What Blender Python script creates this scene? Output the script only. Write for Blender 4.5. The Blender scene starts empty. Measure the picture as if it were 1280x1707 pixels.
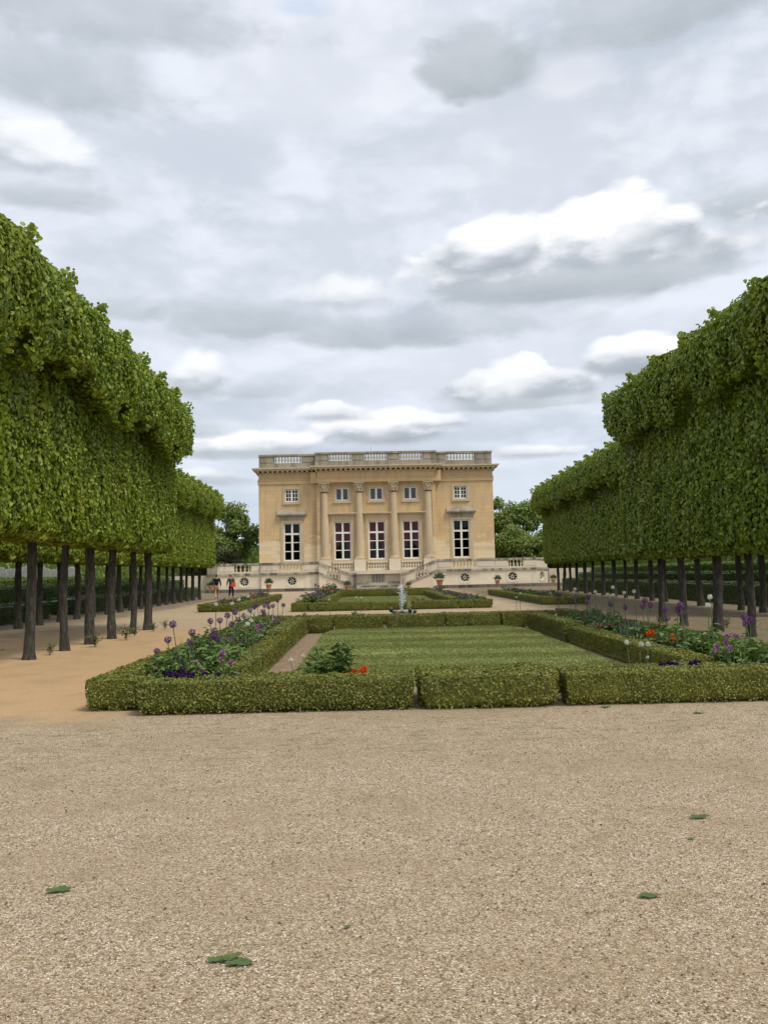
import bpy, bmesh, math, random
import numpy as np
from mathutils import Matrix, Vector
R_ = math.radians
rng = np.random.default_rng(7); random.seed(7)
scene = bpy.context.scene
COL = scene.collection

# ------------------------------------------------------------------ camera, sky, sun, exposure
F_PX, W_PX, H_PX = 1380.0, 1280.0, 1707.0
EYE, SLOPE = 1.6, 0.0065
def _basis():
    d = np.array([(618 - 640) / F_PX, -(965 - 853.5) / F_PX, -1.0]); d /= np.linalg.norm(d)
    u = np.array([-math.sin(.02), math.cos(.02), 0.0]); u -= d * (u @ d); u /= np.linalg.norm(u)
    return np.stack([np.cross(d, u), d, u])          # rows: world x, y, z in camera axes
CB = _basis()
cam_d = bpy.data.cameras.new('camera'); cam = bpy.data.objects.new('camera', cam_d); COL.objects.link(cam)
M4 = np.eye(4); M4[:3, :3] = CB; M4[2, 3] = EYE
cam.matrix_world = Matrix(M4.tolist())
cam_d.sensor_fit = 'VERTICAL'; cam_d.sensor_height = 36.0; cam_d.lens = F_PX * 36.0 / H_PX
cam_d.clip_start = 0.05; cam_d.clip_end = 3000
scene.camera = cam
scene.view_settings.view_transform = 'Standard'; scene.view_settings.look = 'None'
scene.view_settings.gamma = 1.0; scene.view_settings.exposure = 0.5
SUN_AZ, SUN_EL = R_(128), R_(59)
sd = bpy.data.lights.new('sun', 'SUN'); sd.energy = 2.1; sd.angle = R_(18); sd.color = (1.0, .95, .86)
so = bpy.data.objects.new('sun', sd); COL.objects.link(so)
sv = Vector((math.sin(SUN_AZ) * math.cos(SUN_EL), math.cos(SUN_AZ) * math.cos(SUN_EL), math.sin(SUN_EL)))
so.rotation_euler = sv.to_track_quat('Z', 'Y').to_euler(); so.location = (30, -20, 40)

def azel(px, py):                                    # a compass direction and height angle in the sky
    v = CB @ np.array([(px - 640) / F_PX, -(py - 853.5) / F_PX, -1.0]); v /= np.linalg.norm(v)
    return math.atan2(v[0], v[1]), math.asin(v[2])

class NT:
    """small node-graph writer"""
    def __init__(s, tree): s.t = tree; s.n = tree.nodes; s.l = tree.links
    def new(s, typ, **kw):
        n = s.n.new(typ)
        for k, v in kw.items(): setattr(n, k, v)
        return n
    def put(s, sock, v):
        if hasattr(v, 'links') or isinstance(v, bpy.types.NodeSocket): s.l.new(v, sock)
        elif v is not None:
            if hasattr(sock, 'default_value'):
                try: sock.default_value = v
                except Exception: sock.default_value = (*v, 1.0)
    def m(s, op, a, b=None, c=None, clamp=False):
        n = s.new('ShaderNodeMath', operation=op, use_clamp=clamp)
        for i, v in enumerate((a, b, c)):
            if v is not None: s.put(n.inputs[i], v)
        return n.outputs[0]
    def sm(s, v, lo, hi, a=0.0, b=1.0):
        n = s.new('ShaderNodeMapRange', interpolation_type='SMOOTHSTEP')
        for i, x in enumerate((v, lo, hi, a, b)): s.put(n.inputs[i], x)
        return n.outputs[0]
    def mix(s, f, a, b, blend='MIX'):
        n = s.new('ShaderNodeMix', data_type='RGBA', blend_type=blend)
        s.put(n.inputs[0], f); s.put(n.inputs[6], a if not isinstance(a, tuple) else (*a[:3], 1)); s.put(n.inputs[7], b if not isinstance(b, tuple) else (*b[:3], 1))
        return n.outputs[2]
    def ramp(s, f, stops):
        n = s.new('ShaderNodeValToRGB'); e = n.color_ramp.elements
        while len(e) < len(stops): e.new(0.5)
        for el, (p, c) in zip(e, stops): el.position = p; el.color = (*c, 1)
        s.put(n.inputs[0], f); return n.outputs[0]
    def noise(s, vec, scale, detail=4, rough=.55, dist=0.0):
        n = s.new('ShaderNodeTexNoise')
        if vec is not None: s.put(n.inputs['Vector'], vec)
        n.inputs['Scale'].default_value = scale; n.inputs['Detail'].default_value = detail
        n.inputs['Roughness'].default_value = rough; n.inputs['Distortion'].default_value = dist
        return n.outputs[0]
    def comb(s, x, y, z):
        n = s.new('ShaderNodeCombineXYZ')
        for i, v in enumerate((x, y, z)): s.put(n.inputs[i], v)
        return n.outputs[0]
    def sep(s, v):
        n = s.new('ShaderNodeSeparateXYZ'); s.put(n.inputs[0], v); return n.outputs
    def mapv(s, v, scale=(1, 1, 1), loc=(0, 0, 0)):
        n = s.new('ShaderNodeMapping'); s.put(n.inputs[0], v)
        n.inputs['Scale'].default_value = scale; n.inputs['Location'].default_value = loc; return n.outputs[0]

def build_world():
    w = bpy.data.worlds.new('World'); scene.world = w; w.use_nodes = True
    t = NT(w.node_tree); w.node_tree.nodes.clear()
    out = t.new('ShaderNodeOutputWorld')
    sky = t.new('ShaderNodeTexSky', sky_type='NISHITA'); sky.sun_disc = False
    sky.sun_elevation = SUN_EL; sky.sun_rotation = SUN_AZ; sky.air_density = 1.0; sky.dust_density = 1.5
    bg_sky = t.new('ShaderNodeBackground'); t.put(bg_sky.inputs[0], sky.outputs[0]); bg_sky.inputs[1].default_value = .1
    d = t.new('ShaderNodeTexCoord').outputs['Generated']
    x, y, z = t.sep(d)
    az = t.m('ARCTAN2', x, y); el = t.m('ARCSINE', z)
    p = t.comb(az, t.m('MULTIPLY', el, 2.1), 0.0)
    # clouds seen from below: their plane foreshortens towards the skyline
    zz = t.m('ADD', t.m('MAXIMUM', z, 0.0), .16)
    q = t.comb(t.m('DIVIDE', x, zz), t.m('MULTIPLY', t.m('DIVIDE', y, zz), 1.0), 0.0)
    nq = t.noise(q, 1.7, 7, .55, .3); nq2 = t.noise(t.mapv(q, loc=(4.3, 9.1, 0)), .55, 4, .5)
    np_ = t.noise(p, 7.0, 8, .58, .25); nf = t.noise(t.mapv(p, loc=(3, 1, 7)), 16.0, 7, .62, .15)
    def vor(sc, w):
        n = t.new('ShaderNodeTexVoronoi'); n.feature = 'SMOOTH_F1'; n.inputs['Scale'].default_value = sc; n.inputs['Smoothness'].default_value = .35
        wn = t.new('ShaderNodeVectorMath', operation='ADD'); t.put(wn.inputs[0], p); t.put(wn.inputs[1], t.comb(t.m('MULTIPLY', nf, w), t.m('MULTIPLY', np_, w), 0.0)); t.put(n.inputs['Vector'], wn.outputs[0]); return t.m('SUBTRACT', n.outputs['Distance'], .38)
    bil = t.m('ADD', vor(13.0, .10), t.m('MULTIPLY', vor(29.0, .06), .55))
    nff = t.noise(t.mapv(p, loc=(5, 2, 3)), 38.0, 6, .6, .1)
    npl = t.noise(t.mapv(p, loc=(8, 5, 2)), 3.2, 3, .5)
    def vor(sc, w):
        n = t.new('ShaderNodeTexVoronoi'); n.feature = 'SMOOTH_F1'; n.inputs['Scale'].default_value = sc; n.inputs['Smoothness'].default_value = .35
        wn = t.new('ShaderNodeVectorMath', operation='ADD'); t.put(wn.inputs[0], p); t.put(wn.inputs[1], t.comb(t.m('MULTIPLY', nf, w), t.m('MULTIPLY', np_, w), 0.0)); t.put(n.inputs['Vector'], wn.outputs[0]); return t.m('SUBTRACT', n.outputs['Distance'], .38)
    bil = t.m('ADD', vor(13.0, .10), t.m('MULTIPLY', vor(29.0, .06), .55))
    nff = t.noise(t.mapv(p, loc=(5, 2, 3)), 38.0, 6, .6, .1)
    npl = t.noise(t.mapv(p, loc=(8, 5, 2)), 3.2, 3, .5)
    base = t.mix(t.sm(t.m('ADD', t.m('MULTIPLY', nq, .5), t.m('ADD', t.m('MULTIPLY', np_, .5), t.m('MULTIPLY', bil, -.10))), .40, .60), (.53, .585, .665), (.75, .795, .875))
    base = t.mix(t.sm(nq2, .42, .64, 0, .55), base, (.77, .805, .885))
    base = t.mix(t.sm(el, .02, .24, .45, 0.0), base, (.62, .72, .85))
    colr = base
    def blob(px, py, rx, ry, kind, k=.9, soft=.22, amt=1.0, bot=.55):
        nonlocal colr
        a, e = azel(px, py); rx /= F_PX; ry /= F_PX
        dx = t.m('DIVIDE', t.m('SUBTRACT', az, a), rx)
        dy = t.m('SUBTRACT', el, e)
        up = t.m('DIVIDE', dy, ry); dn = t.m('DIVIDE', dy, -ry * bot)
        dm = t.m('MAXIMUM', up, dn)
        r2 = t.m('SQRT', t.m('ADD', t.m('MULTIPLY', dx, dx), t.m('MULTIPLY', dm, dm)))
        wob = t.m('ADD', t.m('MULTIPLY', t.m('SUBTRACT', np_, .5), k * 1.3), t.m('ADD', t.m('MULTIPLY', t.m('SUBTRACT', nf, .5), k * .8), t.m('MULTIPLY', bil, k * (.8 if kind == 'cumulus' else .45))))
        r2 = t.m('ADD', r2, wob)
        mask = t.sm(r2, t.m('ADD', 1 + soft, t.sm(up, .15, -.5, 0, .22)) if kind == 'cumulus' else 1 + soft, t.m('SUBTRACT', 1 - soft, t.sm(up, .15, -.5, 0, .35)) if kind == 'cumulus' else 1 - soft, 0, amt)
        if kind == 'grey':
            c = t.mix(t.sm(t.m('ADD', up, t.m('MULTIPLY', t.m('SUBTRACT', np_, .5), 3.0)), -1.0, 1.2), (.40, .44, .48), (.54, .58, .63))
        elif kind == 'light':
            c = (.80, .81, .86)
        elif kind == 'blue':
            c = (.50, .62, .80)
        else:
            sh = t.m('ADD', up, t.m('ADD', t.m('MULTIPLY', t.m('SUBTRACT', np_, .5), .9), t.m('ADD', t.m('MULTIPLY', t.m('SUBTRACT', nf, .5), .7), t.m('MULTIPLY', bil, -.55))))
            c = t.ramp(t.sm(sh, -.80, .80), [(0, (.36, .40, .445)), (.30, (.47, .51, .56)), (.52, (.72, .745, .785)), (.78, (.90, .91, .93)), (1, (.97, .975, .98))])
        colr = t.mix(mask, colr, c)
    for b in CLOUDS: blob(*b)
    bg = t.new('ShaderNodeBackground'); t.put(bg.inputs[0], colr); bg.inputs[1].default_value = .80
    mx = t.new('ShaderNodeMixShader'); t.put(mx.inputs[0], t.sm(npl, .25, .42, .82, .97))
    t.l.new(bg_sky.outputs[0], mx.inputs[1]); t.l.new(bg.outputs[0], mx.inputs[2]); t.l.new(mx.outputs[0], out.inputs[0])
CLOUDS = [
    (560, 120, 300, 140, 'light', .7, .5, .35), (1000, 250, 340, 90, 'light', .7, .5, .25),
    (150, 25, 300, 62, 'grey', 1.0, .45, .75), (100, 150, 190, 60, 'grey', 1.2, .45, .75),
    (40, 260, 130, 60, 'cumulus', 1.0, .35, .75), (70, 330, 130, 34, 'grey', 1.0, .45, .8),
    (500, 15, 50, 18, 'blue', .8, .5, .55),
    (790, 122, 112, 66, 'grey', .85, .22, .95), (1050, 38, 190, 66, 'grey', .9, .28, .85), (960, 130, 70, 40, 'light', .8, .5, .5),
    (1240, 340, 80, 40, 'grey', 1.2, .45, .7),
    (965, 455, 290, 92, 'cumulus', .5, .10, 1.0), (1040, 415, 135, 92, 'cumulus', .34, .09, 1.0), (810, 428, 105, 66, 'cumulus', .45, .10, 1.0),
    (985, 478, 250, 30, 'grey', .6, .3, .85),
    (400, 540, 130, 38, 'grey', 1.1, .4, .7), (580, 500, 110, 32, 'cumulus', 1.1, .4, .6), (600, 560, 200, 38, 'grey', 1.0, .35, .75), (800, 545, 180, 36, 'grey', 1.1, .45, .55),
    (215, 520, 50, 26, 'grey', 1.2, .45, .6),
    (330, 635, 75, 46, 'cumulus', .8, .2, .85), (420, 655, 60, 20, 'grey', .9, .4, .6),
    (1060, 605, 100, 44, 'cumulus', .5, .14, 1.0), (870, 652, 140, 54, 'cumulus', .45, .10, 1.0), (880, 675, 120, 14, 'grey', .7, .35, .6),
    (640, 722, 130, 40, 'cumulus', .6, .14, 1.0), (420, 748, 130, 34, 'cumulus', .6, .16, .95), (560, 690, 70, 24, 'cumulus', .8, .2, .8), (340, 720, 60, 22, 'grey', .9, .3, .6), (720, 705, 60, 24, 'cumulus', 1.0, .2, .8), (890, 755, 70, 22, 'cumulus', .9, .22, .8),
    (560, 760, 300, 14, 'grey', .8, .4, .5), (350, 800, 90, 22, 'cumulus', .8, .25, .6),
]
build_world()

# ------------------------------------------------------------------ materials
MATS = {}
def mat(name):
    m = bpy.data.materials.new(name); m.use_nodes = True; m.node_tree.nodes.clear()
    t = NT(m.node_tree); out = t.new('ShaderNodeOutputMaterial'); MATS[name] = m
    return m, t, out
def pbsdf(t, out, col, rough=.7, spec=.3, bump=None, bstr=.3, bdist=.02, metal=0.0):
    b = t.new('ShaderNodeBsdfPrincipled'); t.put(b.inputs['Base Color'], col if not isinstance(col, tuple) else (*col, 1))
    t.put(b.inputs['Roughness'], rough); b.inputs['Specular IOR Level'].default_value = spec; b.inputs['Metallic'].default_value = metal
    if bump is not None:
        n = t.new('ShaderNodeBump'); n.inputs['Strength'].default_value = bstr; n.inputs['Distance'].default_value = bdist
        t.put(n.inputs['Height'], bump); t.l.new(n.outputs[0], b.inputs['Normal'])
    if out is not None: t.l.new(b.outputs[0], out.inputs[0])
    return b
def pos(t): return t.new('ShaderNodeNewGeometry').outputs['Position']
def objc(t): return t.new('ShaderNodeTexCoord').outputs['Object']

def simple(name, col, rough=.6, spec=.3, var=.25, scale=8.0, bump=.15):
    m, t, out = mat(name); n = t.noise(objc(t), scale, 5)
    c = t.mix(t.sm(n, .3, .7), tuple(v * (1 - var) for v in col), tuple(min(1, v * (1 + var)) for v in col))
    pbsdf(t, out, c, rough, spec, n, bump); return m

def leafmat(name, dark, mid, light, trans=.25, rough=.45, spec=.35, clump=1.2, camt=.5, yellow=None):
    m, t, out = mat(name); g = t.new('ShaderNodeNewGeometry')
    r = g.outputs['Random Per Island']
    c = t.ramp(r, [(0, dark), (.5, mid), (1, light)])
    n = t.noise(g.outputs['Position'], clump, 4, .6)
    c = t.mix(t.sm(n, .35, .7, 0, camt), c, dark)
    if yellow: c = t.mix(t.sm(t.noise(g.outputs['Position'], .45, 3), .48, .68, 0, .6), c, yellow)
    b = pbsdf(t, None, c, rough, spec)
    tr = t.new('ShaderNodeBsdfTranslucent'); t.put(tr.inputs[0], t.mix(.5, c, light))
    mx = t.new('ShaderNodeMixShader'); mx.inputs[0].default_value = trans
    t.l.new(b.outputs[0], mx.inputs[1]); t.l.new(tr.outputs[0], mx.inputs[2]); t.l.new(mx.outputs[0], out.inputs[0])
    return m

def ground_material():
    m, t, out = mat('gravel and sand ground'); P = pos(t); x, y, z = t.sep(P)
    vor = t.new('ShaderNodeTexVoronoi'); t.put(vor.inputs['Vector'], P); vor.inputs['Scale'].default_value = 150
    vor2 = t.new('ShaderNodeTexVoronoi'); t.put(vor2.inputs['Vector'], P); vor2.inputs['Scale'].default_value = 80
    rs = t.sep(vor.outputs['Color'])[0]; rs2 = t.sep(vor2.outputs['Color'])[0]
    st = t.ramp(rs, [(0, (.09, .064, .038)), (.2, (.23, .165, .10)), (.5, (.415, .31, .19)), (.8, (.59, .46, .31)), (.93, (.76, .66, .52)), (1, (.86, .82, .73))])
    st2 = t.ramp(rs2, [(0, (.12, .088, .054)), (.4, (.37, .28, .18)), (.85, (.55, .435, .30)), (1, (.78, .71, .60))])
    fine = t.noise(P, 30, 5, .7)
    grav = t.mix(t.sm(fine, .40, .62), st, st2)
    edge = t.sm(vor.outputs['Distance'], .35, .72, 0, .55)
    grav = t.mix(edge, grav, (.10, .07, .04))
    big = t.noise(t.mapv(P, (.7, 1.5, 1)), .55, 7, .68); mid = t.noise(P, 2.6, 5, .65)
    grav = t.mix(t.sm(big, .42, .64, 0, .42), grav, (.27, .20, .12))
    grav = t.mix(t.sm(mid, .50, .70, 0, .35), grav, (.205, .155, .085))
    # moss and sparse weeds between stones in front of the hedge
    band = t.m('MULTIPLY', t.sm(y, 6.0, 8.0), t.sm(y, 9.9, 9.0))
    ms = t.m('MULTIPLY', t.sm(t.noise(t.mapv(P, (1, 2.2, 1)), 3.5, 7, .75), .50, .66), t.m('ADD', t.m('MULTIPLY', band, .6), .14))
    grav = t.mix(ms, grav, (.16, .145, .06))
    sandn = t.noise(P, 40, 6, .7)
    sand = t.mix(t.sm(sandn, .3, .72), (.34, .22, .112), (.50, .34, .185))
    sand = t.mix(t.sm(t.noise(P, 1.3, 5, .6), .45, .7, 0, .5), sand, (.30, .205, .115))
    pale = t.mix(t.sm(t.noise(P, 22, 6, .7), .3, .7), (.30, .22, .135), (.46, .355, .235))
    pale = t.mix(t.sm(t.noise(t.mapv(P, (.5, 1.6, 1)), .8, 5, .65), .42, .66, 0, .5), pale, (.27, .205, .13))
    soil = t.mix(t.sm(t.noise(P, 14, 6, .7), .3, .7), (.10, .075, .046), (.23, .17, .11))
    wob = t.m('MULTIPLY', t.m('SUBTRACT', t.noise(P, .7, 5, .6), .5), 3.0)
    yw = t.m('ADD', y, wob); xw = t.m('ADD', x, wob)
    c = t.mix(t.sm(yw, 24.5, 27.5), grav, pale)
    sm_ = t.m('MULTIPLY', t.m('MULTIPLY', t.sm(xw, -2.0, -3.6), t.sm(xw, -12.0, -9.6)), t.m('MULTIPLY', t.sm(yw, 9.2, 10.4), t.sm(yw, 27.5, 24.5)))
    c = t.mix(sm_, c, sand)
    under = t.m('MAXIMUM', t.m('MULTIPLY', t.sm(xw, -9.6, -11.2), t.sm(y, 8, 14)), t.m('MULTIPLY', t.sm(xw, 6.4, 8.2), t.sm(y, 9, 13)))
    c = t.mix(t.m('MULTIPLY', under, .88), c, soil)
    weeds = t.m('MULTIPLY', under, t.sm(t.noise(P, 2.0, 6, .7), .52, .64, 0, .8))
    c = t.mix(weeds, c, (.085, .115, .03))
    far = t.m('MAXIMUM', t.sm(y, 90, 96), t.m('MAXIMUM', t.sm(x, -21, -24), t.sm(x, 21, 24)))
    c = t.mix(far, c, (.07, .11, .03))
    dent = t.noise(P, 4.5, 3, .5)
    h = t.m('ADD', t.m('MULTIPLY', dent, 3.0), t.m('MULTIPLY', vor.outputs['Distance'], -1.0)); h = t.m('ADD', h, t.m('MULTIPLY', fine, .6))
    pbsdf(t, out, c, .9, .15, h, .55, .006)
    return m

def stone(name, base, alt, stain, stain_amt=.5, block=(.62, .36), joint=.35, lo=.45, streak=1.0, lower=False):
    m, t, out = mat(name); P = pos(t); x, y, z = t.sep(P)
    br = t.new('ShaderNodeTexBrick'); u = t.comb(t.m('ADD', x, y), z, 0.0); t.put(br.inputs['Vector'], u)
    br.inputs['Scale'].default_value = 1.0; br.inputs['Brick Width'].default_value = block[0] * 2; br.inputs['Row Height'].default_value = block[1]
    br.inputs['Mortar Size'].default_value = .012; br.inputs['Mortar Smooth'].default_value = .3
    br.inputs['Color1'].default_value = (0, 0, 0, 1); br.inputs['Color2'].default_value = (1, 1, 1, 1); br.inputs['Mortar'].default_value = (.5, .5, .5, 1)
    c = t.mix(t.m('MULTIPLY', t.sep(br.outputs['Color'])[0], .85), base, alt)
    c = t.mix(t.sm(t.noise(P, .8, 5, .6), .35, .7, 0, .6), c, alt)
    n = t.noise(P, 6, 6, .7)
    c = t.mix(t.sm(n, .45, .75, 0, .35), c, tuple(v * .72 for v in base))
    sn = t.noise(t.mapv(P, (1.6, 1.6, .28 * streak)), 1.1, 7, .68)
    c = t.mix(t.sm(sn, lo, lo + .22, 0, stain_amt), c, stain)
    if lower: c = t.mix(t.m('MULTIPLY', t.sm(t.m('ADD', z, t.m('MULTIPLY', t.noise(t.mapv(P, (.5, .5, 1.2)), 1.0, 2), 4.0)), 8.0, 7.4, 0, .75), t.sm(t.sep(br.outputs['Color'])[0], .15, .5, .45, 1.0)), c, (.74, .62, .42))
    c = t.mix(t.m('MULTIPLY', br.outputs['Fac'], joint), c, tuple(v * .55 for v in base))
    pbsdf(t, out, c, .85, .2, n, .3, .02)
    return m

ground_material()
leafmat('lime leaves', (.075, .130, .012), (.215, .300, .024), (.345, .410, .042), trans=.30, clump=1.8, camt=.38, yellow=(.255, .275, .022))
leafmat('box hedge leaves', (.085, .100, .016), (.195, .208, .033), (.285, .285, .052), trans=.15, clump=2.5, camt=.45, yellow=(.17, .15, .025))
leafmat('yew hedge leaves', (.022, .045, .010), (.050, .090, .016), (.105, .16, .028), trans=.12, clump=1.4, camt=.4)
leafmat('woodland leaves', (.13, .20, .046), (.21, .295, .068), (.30, .37, .10), trans=.36, clump=.35, camt=.4)
leafmat('olive woodland leaves', (.06, .08, .028), (.12, .145, .045), (.18, .20, .07), trans=.2, clump=.5, camt=.5)
leafmat('garden foliage', (.045, .085, .022), (.090, .155, .032), (.17, .24, .055), trans=.2, clump=4, camt=.3)
leafmat('fresh foliage', (.07, .12, .02), (.13, .20, .03), (.21, .28, .05), trans=.25, clump=4, camt=.3)
leafmat('grey foliage', (.06, .10, .06), (.12, .17, .10), (.22, .27, .18), trans=.2, clump=4, camt=.3)
leafmat('short grass', (.175, .205, .058), (.25, .285, .082), (.34, .355, .125), trans=.2, clump=1.2, camt=.35, yellow=(.17, .20, .05))
leafmat('fallen green leaf', (.045, .075, .016), (.07, .115, .024), (.12, .17, .04), trans=.1, clump=20)
for nm, c in {'purple petals': (.150, .072, .165), 'white petals': (.72, .74, .58), 'dark pansy petals': (.035, .008, .055), 'orange petals': (.80, .10, .015),
              'pink petals': (.40, .15, .34), 'rose petals': (.50, .12, .16), 'pale pink petals': (.70, .42, .55)}.items():
    leafmat(nm, tuple(v * .4 for v in c), c, tuple(min(1, v * 1.7) for v in c), trans=.2, clump=30, camt=.2, rough=.7, spec=.1)
simple('plant stem', (.10, .15, .05), .6)
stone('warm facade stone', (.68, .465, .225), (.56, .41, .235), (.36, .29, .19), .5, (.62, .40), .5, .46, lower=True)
stone('window surround stone', (.58, .45, .28), (.50, .405, .275), (.33, .275, .20), .5, (1.5, .8), .1, .48)
stone('weathered parapet stone', (.40, .345, .255), (.32, .28, .21), (.15, .135, .105), .65, (.8, .5), .25, .42)
stone('pale terrace stone', (.68, .585, .44), (.62, .55, .43), (.27, .235, .18), .55, (.85, .42), .25, .53, 1.3)
stone('lichen coping stone', (.36, .32, .25), (.47, .42, .33), (.055, .052, .046), .85, (1.2, 1), .2, .40)
stone('dark kerb stone', (.14, .125, .105), (.22, .2, .165), (.035, .033, .03), .8, (1.2, 1), .2, .42)
simple('pink paving', (.50, .37, .28), .85, .15, .15, 3)
simple('white painted wood', (.78, .75, .66), .5, .35, .06, 2)
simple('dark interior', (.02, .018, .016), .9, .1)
simple('maroon curtain', (.50, .045, .085), .8, .2, .3, 2)
simple('black iron', (.02, .02, .02), .5, .4)
simple('terracotta', (.34, .14, .08), .75, .2, .2, 12)
simple('bed soil', (.13, .095, .06), .95, .1, .45, 18, .6)
simple('lawn soil', (.19, .205, .072), .95, .1, .3, 9, .4)
simple('dry bed earth', (.23, .165, .105), .95, .1, .35, 14, .6)
simple('rope', (.6, .57, .5), .9, .1)
simple('silver grey wood', (.36, .37, .36), .8, .2, .2, 6)
simple('lead sculpture', (.025, .026, .035), .38, .5, .4, 20, .3)
simple('skin', (.50, .30, .21), .55, .3, .06)
simple('dark hair', (.03, .022, .018), .6, .3); simple('brown hair', (.10, .06, .035), .6, .3)
simple('navy knit', (.012, .014, .028), .85, .15); simple('khaki cotton', (.36, .22, .11), .85, .15)
simple('grey jacket cloth', (.075, .078, .088), .85, .15); simple('dark denim', (.018, .022, .042), .85, .15)
simple('orange fabric', (.75, .10, .015), .7, .2, .1); simple('shoe leather', (.05, .035, .025), .6, .3)
def _bark():
    m, t, out = mat('mossy bark'); P = pos(t)
    n = t.noise(t.mapv(P, (9, 9, 2.2)), 2.2, 7, .7); n2 = t.noise(P, 3, 5, .65); n3 = t.noise(P, 24, 4, .7)
    c = t.ramp(n, [(.25, (.020, .018, .015)), (.5, (.058, .052, .042)), (.72, (.125, .115, .095)), (1, (.24, .225, .19))])
    c = t.mix(t.sm(n2, .5, .7, 0, .5), c, (.06, .062, .028))
    c = t.mix(t.sm(n3, .62, .74, 0, .6), c, (.26, .25, .22))
    pbsdf(t, out, c, .95, .1, n, .8, .03)
_bark()
def _water():
    m, t, out = mat('basin water'); n = t.noise(pos(t), 9, 4)
    pbsdf(t, out, (.10, .11, .075), .06, .5, n, .25, .02)
    m, t, out = mat('white water spray')
    b = pbsdf(t, None, (.82, .86, .90), .15, .6); tr = t.new('ShaderNodeBsdfTransparent'); mx = t.new('ShaderNodeMixShader'); mx.inputs[0].default_value = .78
    t.l.new(tr.outputs[0], mx.inputs[1]); t.l.new(b.outputs[0], mx.inputs[2]); t.l.new(mx.outputs[0], out.inputs[0])
    m, t, out = mat('window glass')
    gl = t.new('ShaderNodeBsdfGlossy'); gl.inputs['Roughness'].default_value = .03; gl.inputs[0].default_value = (.9, .92, .95, 1)
    tr = t.new('ShaderNodeBsdfTransparent'); tr.inputs[0].default_value = (.72, .73, .72, 1)
    fr = t.new('ShaderNodeFresnel'); fr.inputs[0].default_value = 1.5; mx = t.new('ShaderNodeMixShader')
    t.put(mx.inputs[0], t.m('MULTIPLY', fr.outputs[0], .45)); t.l.new(tr.outputs[0], mx.inputs[1]); t.l.new(gl.outputs[0], mx.inputs[2]); t.l.new(mx.outputs[0], out.inputs[0])
    m, t, out = mat('grey shuttered glass'); pbsdf(t, out, (.055, .062, .07), .12, .5)
_water()

# ------------------------------------------------------------------ geometry helpers
def gz(y): return SLOPE * np.clip(y, 0.0, 84.0) if isinstance(y, np.ndarray) else SLOPE * min(max(y, 0.0), 84.0)
def link(name, me, material=None, parent=None, loc=None, rz=0.0):
    o = bpy.data.objects.new(name, me); COL.objects.link(o)
    if material is not None and me is not None: me.materials.append(MATS[material])
    if parent is not None: o.parent = parent
    if loc is not None: o.location = loc
    o.rotation_euler.z = rz
    return o
def tag(o, label=None, cat=None, group=None, kind=None):
    if label: o['label'] = label
    if cat: o['category'] = cat
    if group: o['group'] = group
    if kind: o['kind'] = kind
    return o
def thing(name, label, cat, loc=(0, 0, 0), rz=0.0, group=None):
    o = bpy.data.objects.new(name, None); COL.objects.link(o); o.location = loc; o.rotation_euler.z = rz; o.empty_display_size = .1
    return tag(o, label, cat, group)
KIDS = {}
def copy_tree(o, parent=None):
    c = o.copy(); COL.objects.link(c)
    if parent is not None: c.parent = parent
    for ch in o.children: copy_tree(ch, c)
    return c
def hide_proto(o):                                   # a prototype that was only copied from: take it out again
    for ch in list(o.children): hide_proto(ch)
    bpy.data.objects.remove(o)
def np_mesh(name, V, Fq, smooth=False):
    V = np.asarray(V, np.float32); Fq = np.asarray(Fq, np.int32); k = Fq.shape[1]
    me = bpy.data.meshes.new(name); me.vertices.add(len(V)); me.vertices.foreach_set('co', V.ravel())
    me.loops.add(Fq.size); me.loops.foreach_set('vertex_index', Fq.ravel())
    me.polygons.add(len(Fq)); me.polygons.foreach_set('loop_start', np.arange(0, Fq.size, k, dtype=np.int32))
    me.update(calc_edges=True); me.validate()
    if smooth: me.polygons.foreach_set('use_smooth', np.ones(len(Fq), bool))
    return me
def unit(a): return a / np.maximum(np.linalg.norm(a, axis=-1, keepdims=True), 1e-9)
def vnoise(P, seed=0):                               # smooth 3-D value noise in 0..1
    P = np.asarray(P, float); i = np.floor(P).astype(np.int64); f = P - i; f = f * f * (3 - 2 * f)
    def h(a):
        n = (a[..., 0] * 374761393 + a[..., 1] * 668265263 + a[..., 2] * 2147483647 + seed * 974711) & 0xffffffff
        n = ((n ^ (n >> 13)) * 1274126177) & 0xffffffff; return ((n ^ (n >> 16)) & 0xffff) / 65535.0
    r = 0
    for dx in (0, 1):
        for dy in (0, 1):
            for dz in (0, 1):
                w = (f[..., 0] if dx else 1 - f[..., 0]) * (f[..., 1] if dy else 1 - f[..., 1]) * (f[..., 2] if dz else 1 - f[..., 2])
                r = r + w * h(i + np.array([dx, dy, dz]))
    return r
def fbm(P, seed=0, o=3): return sum(vnoise(np.asarray(P) * 2 ** k, seed + k) / 2 ** k for k in range(o)) / sum(1 / 2 ** k for k in range(o))
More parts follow.
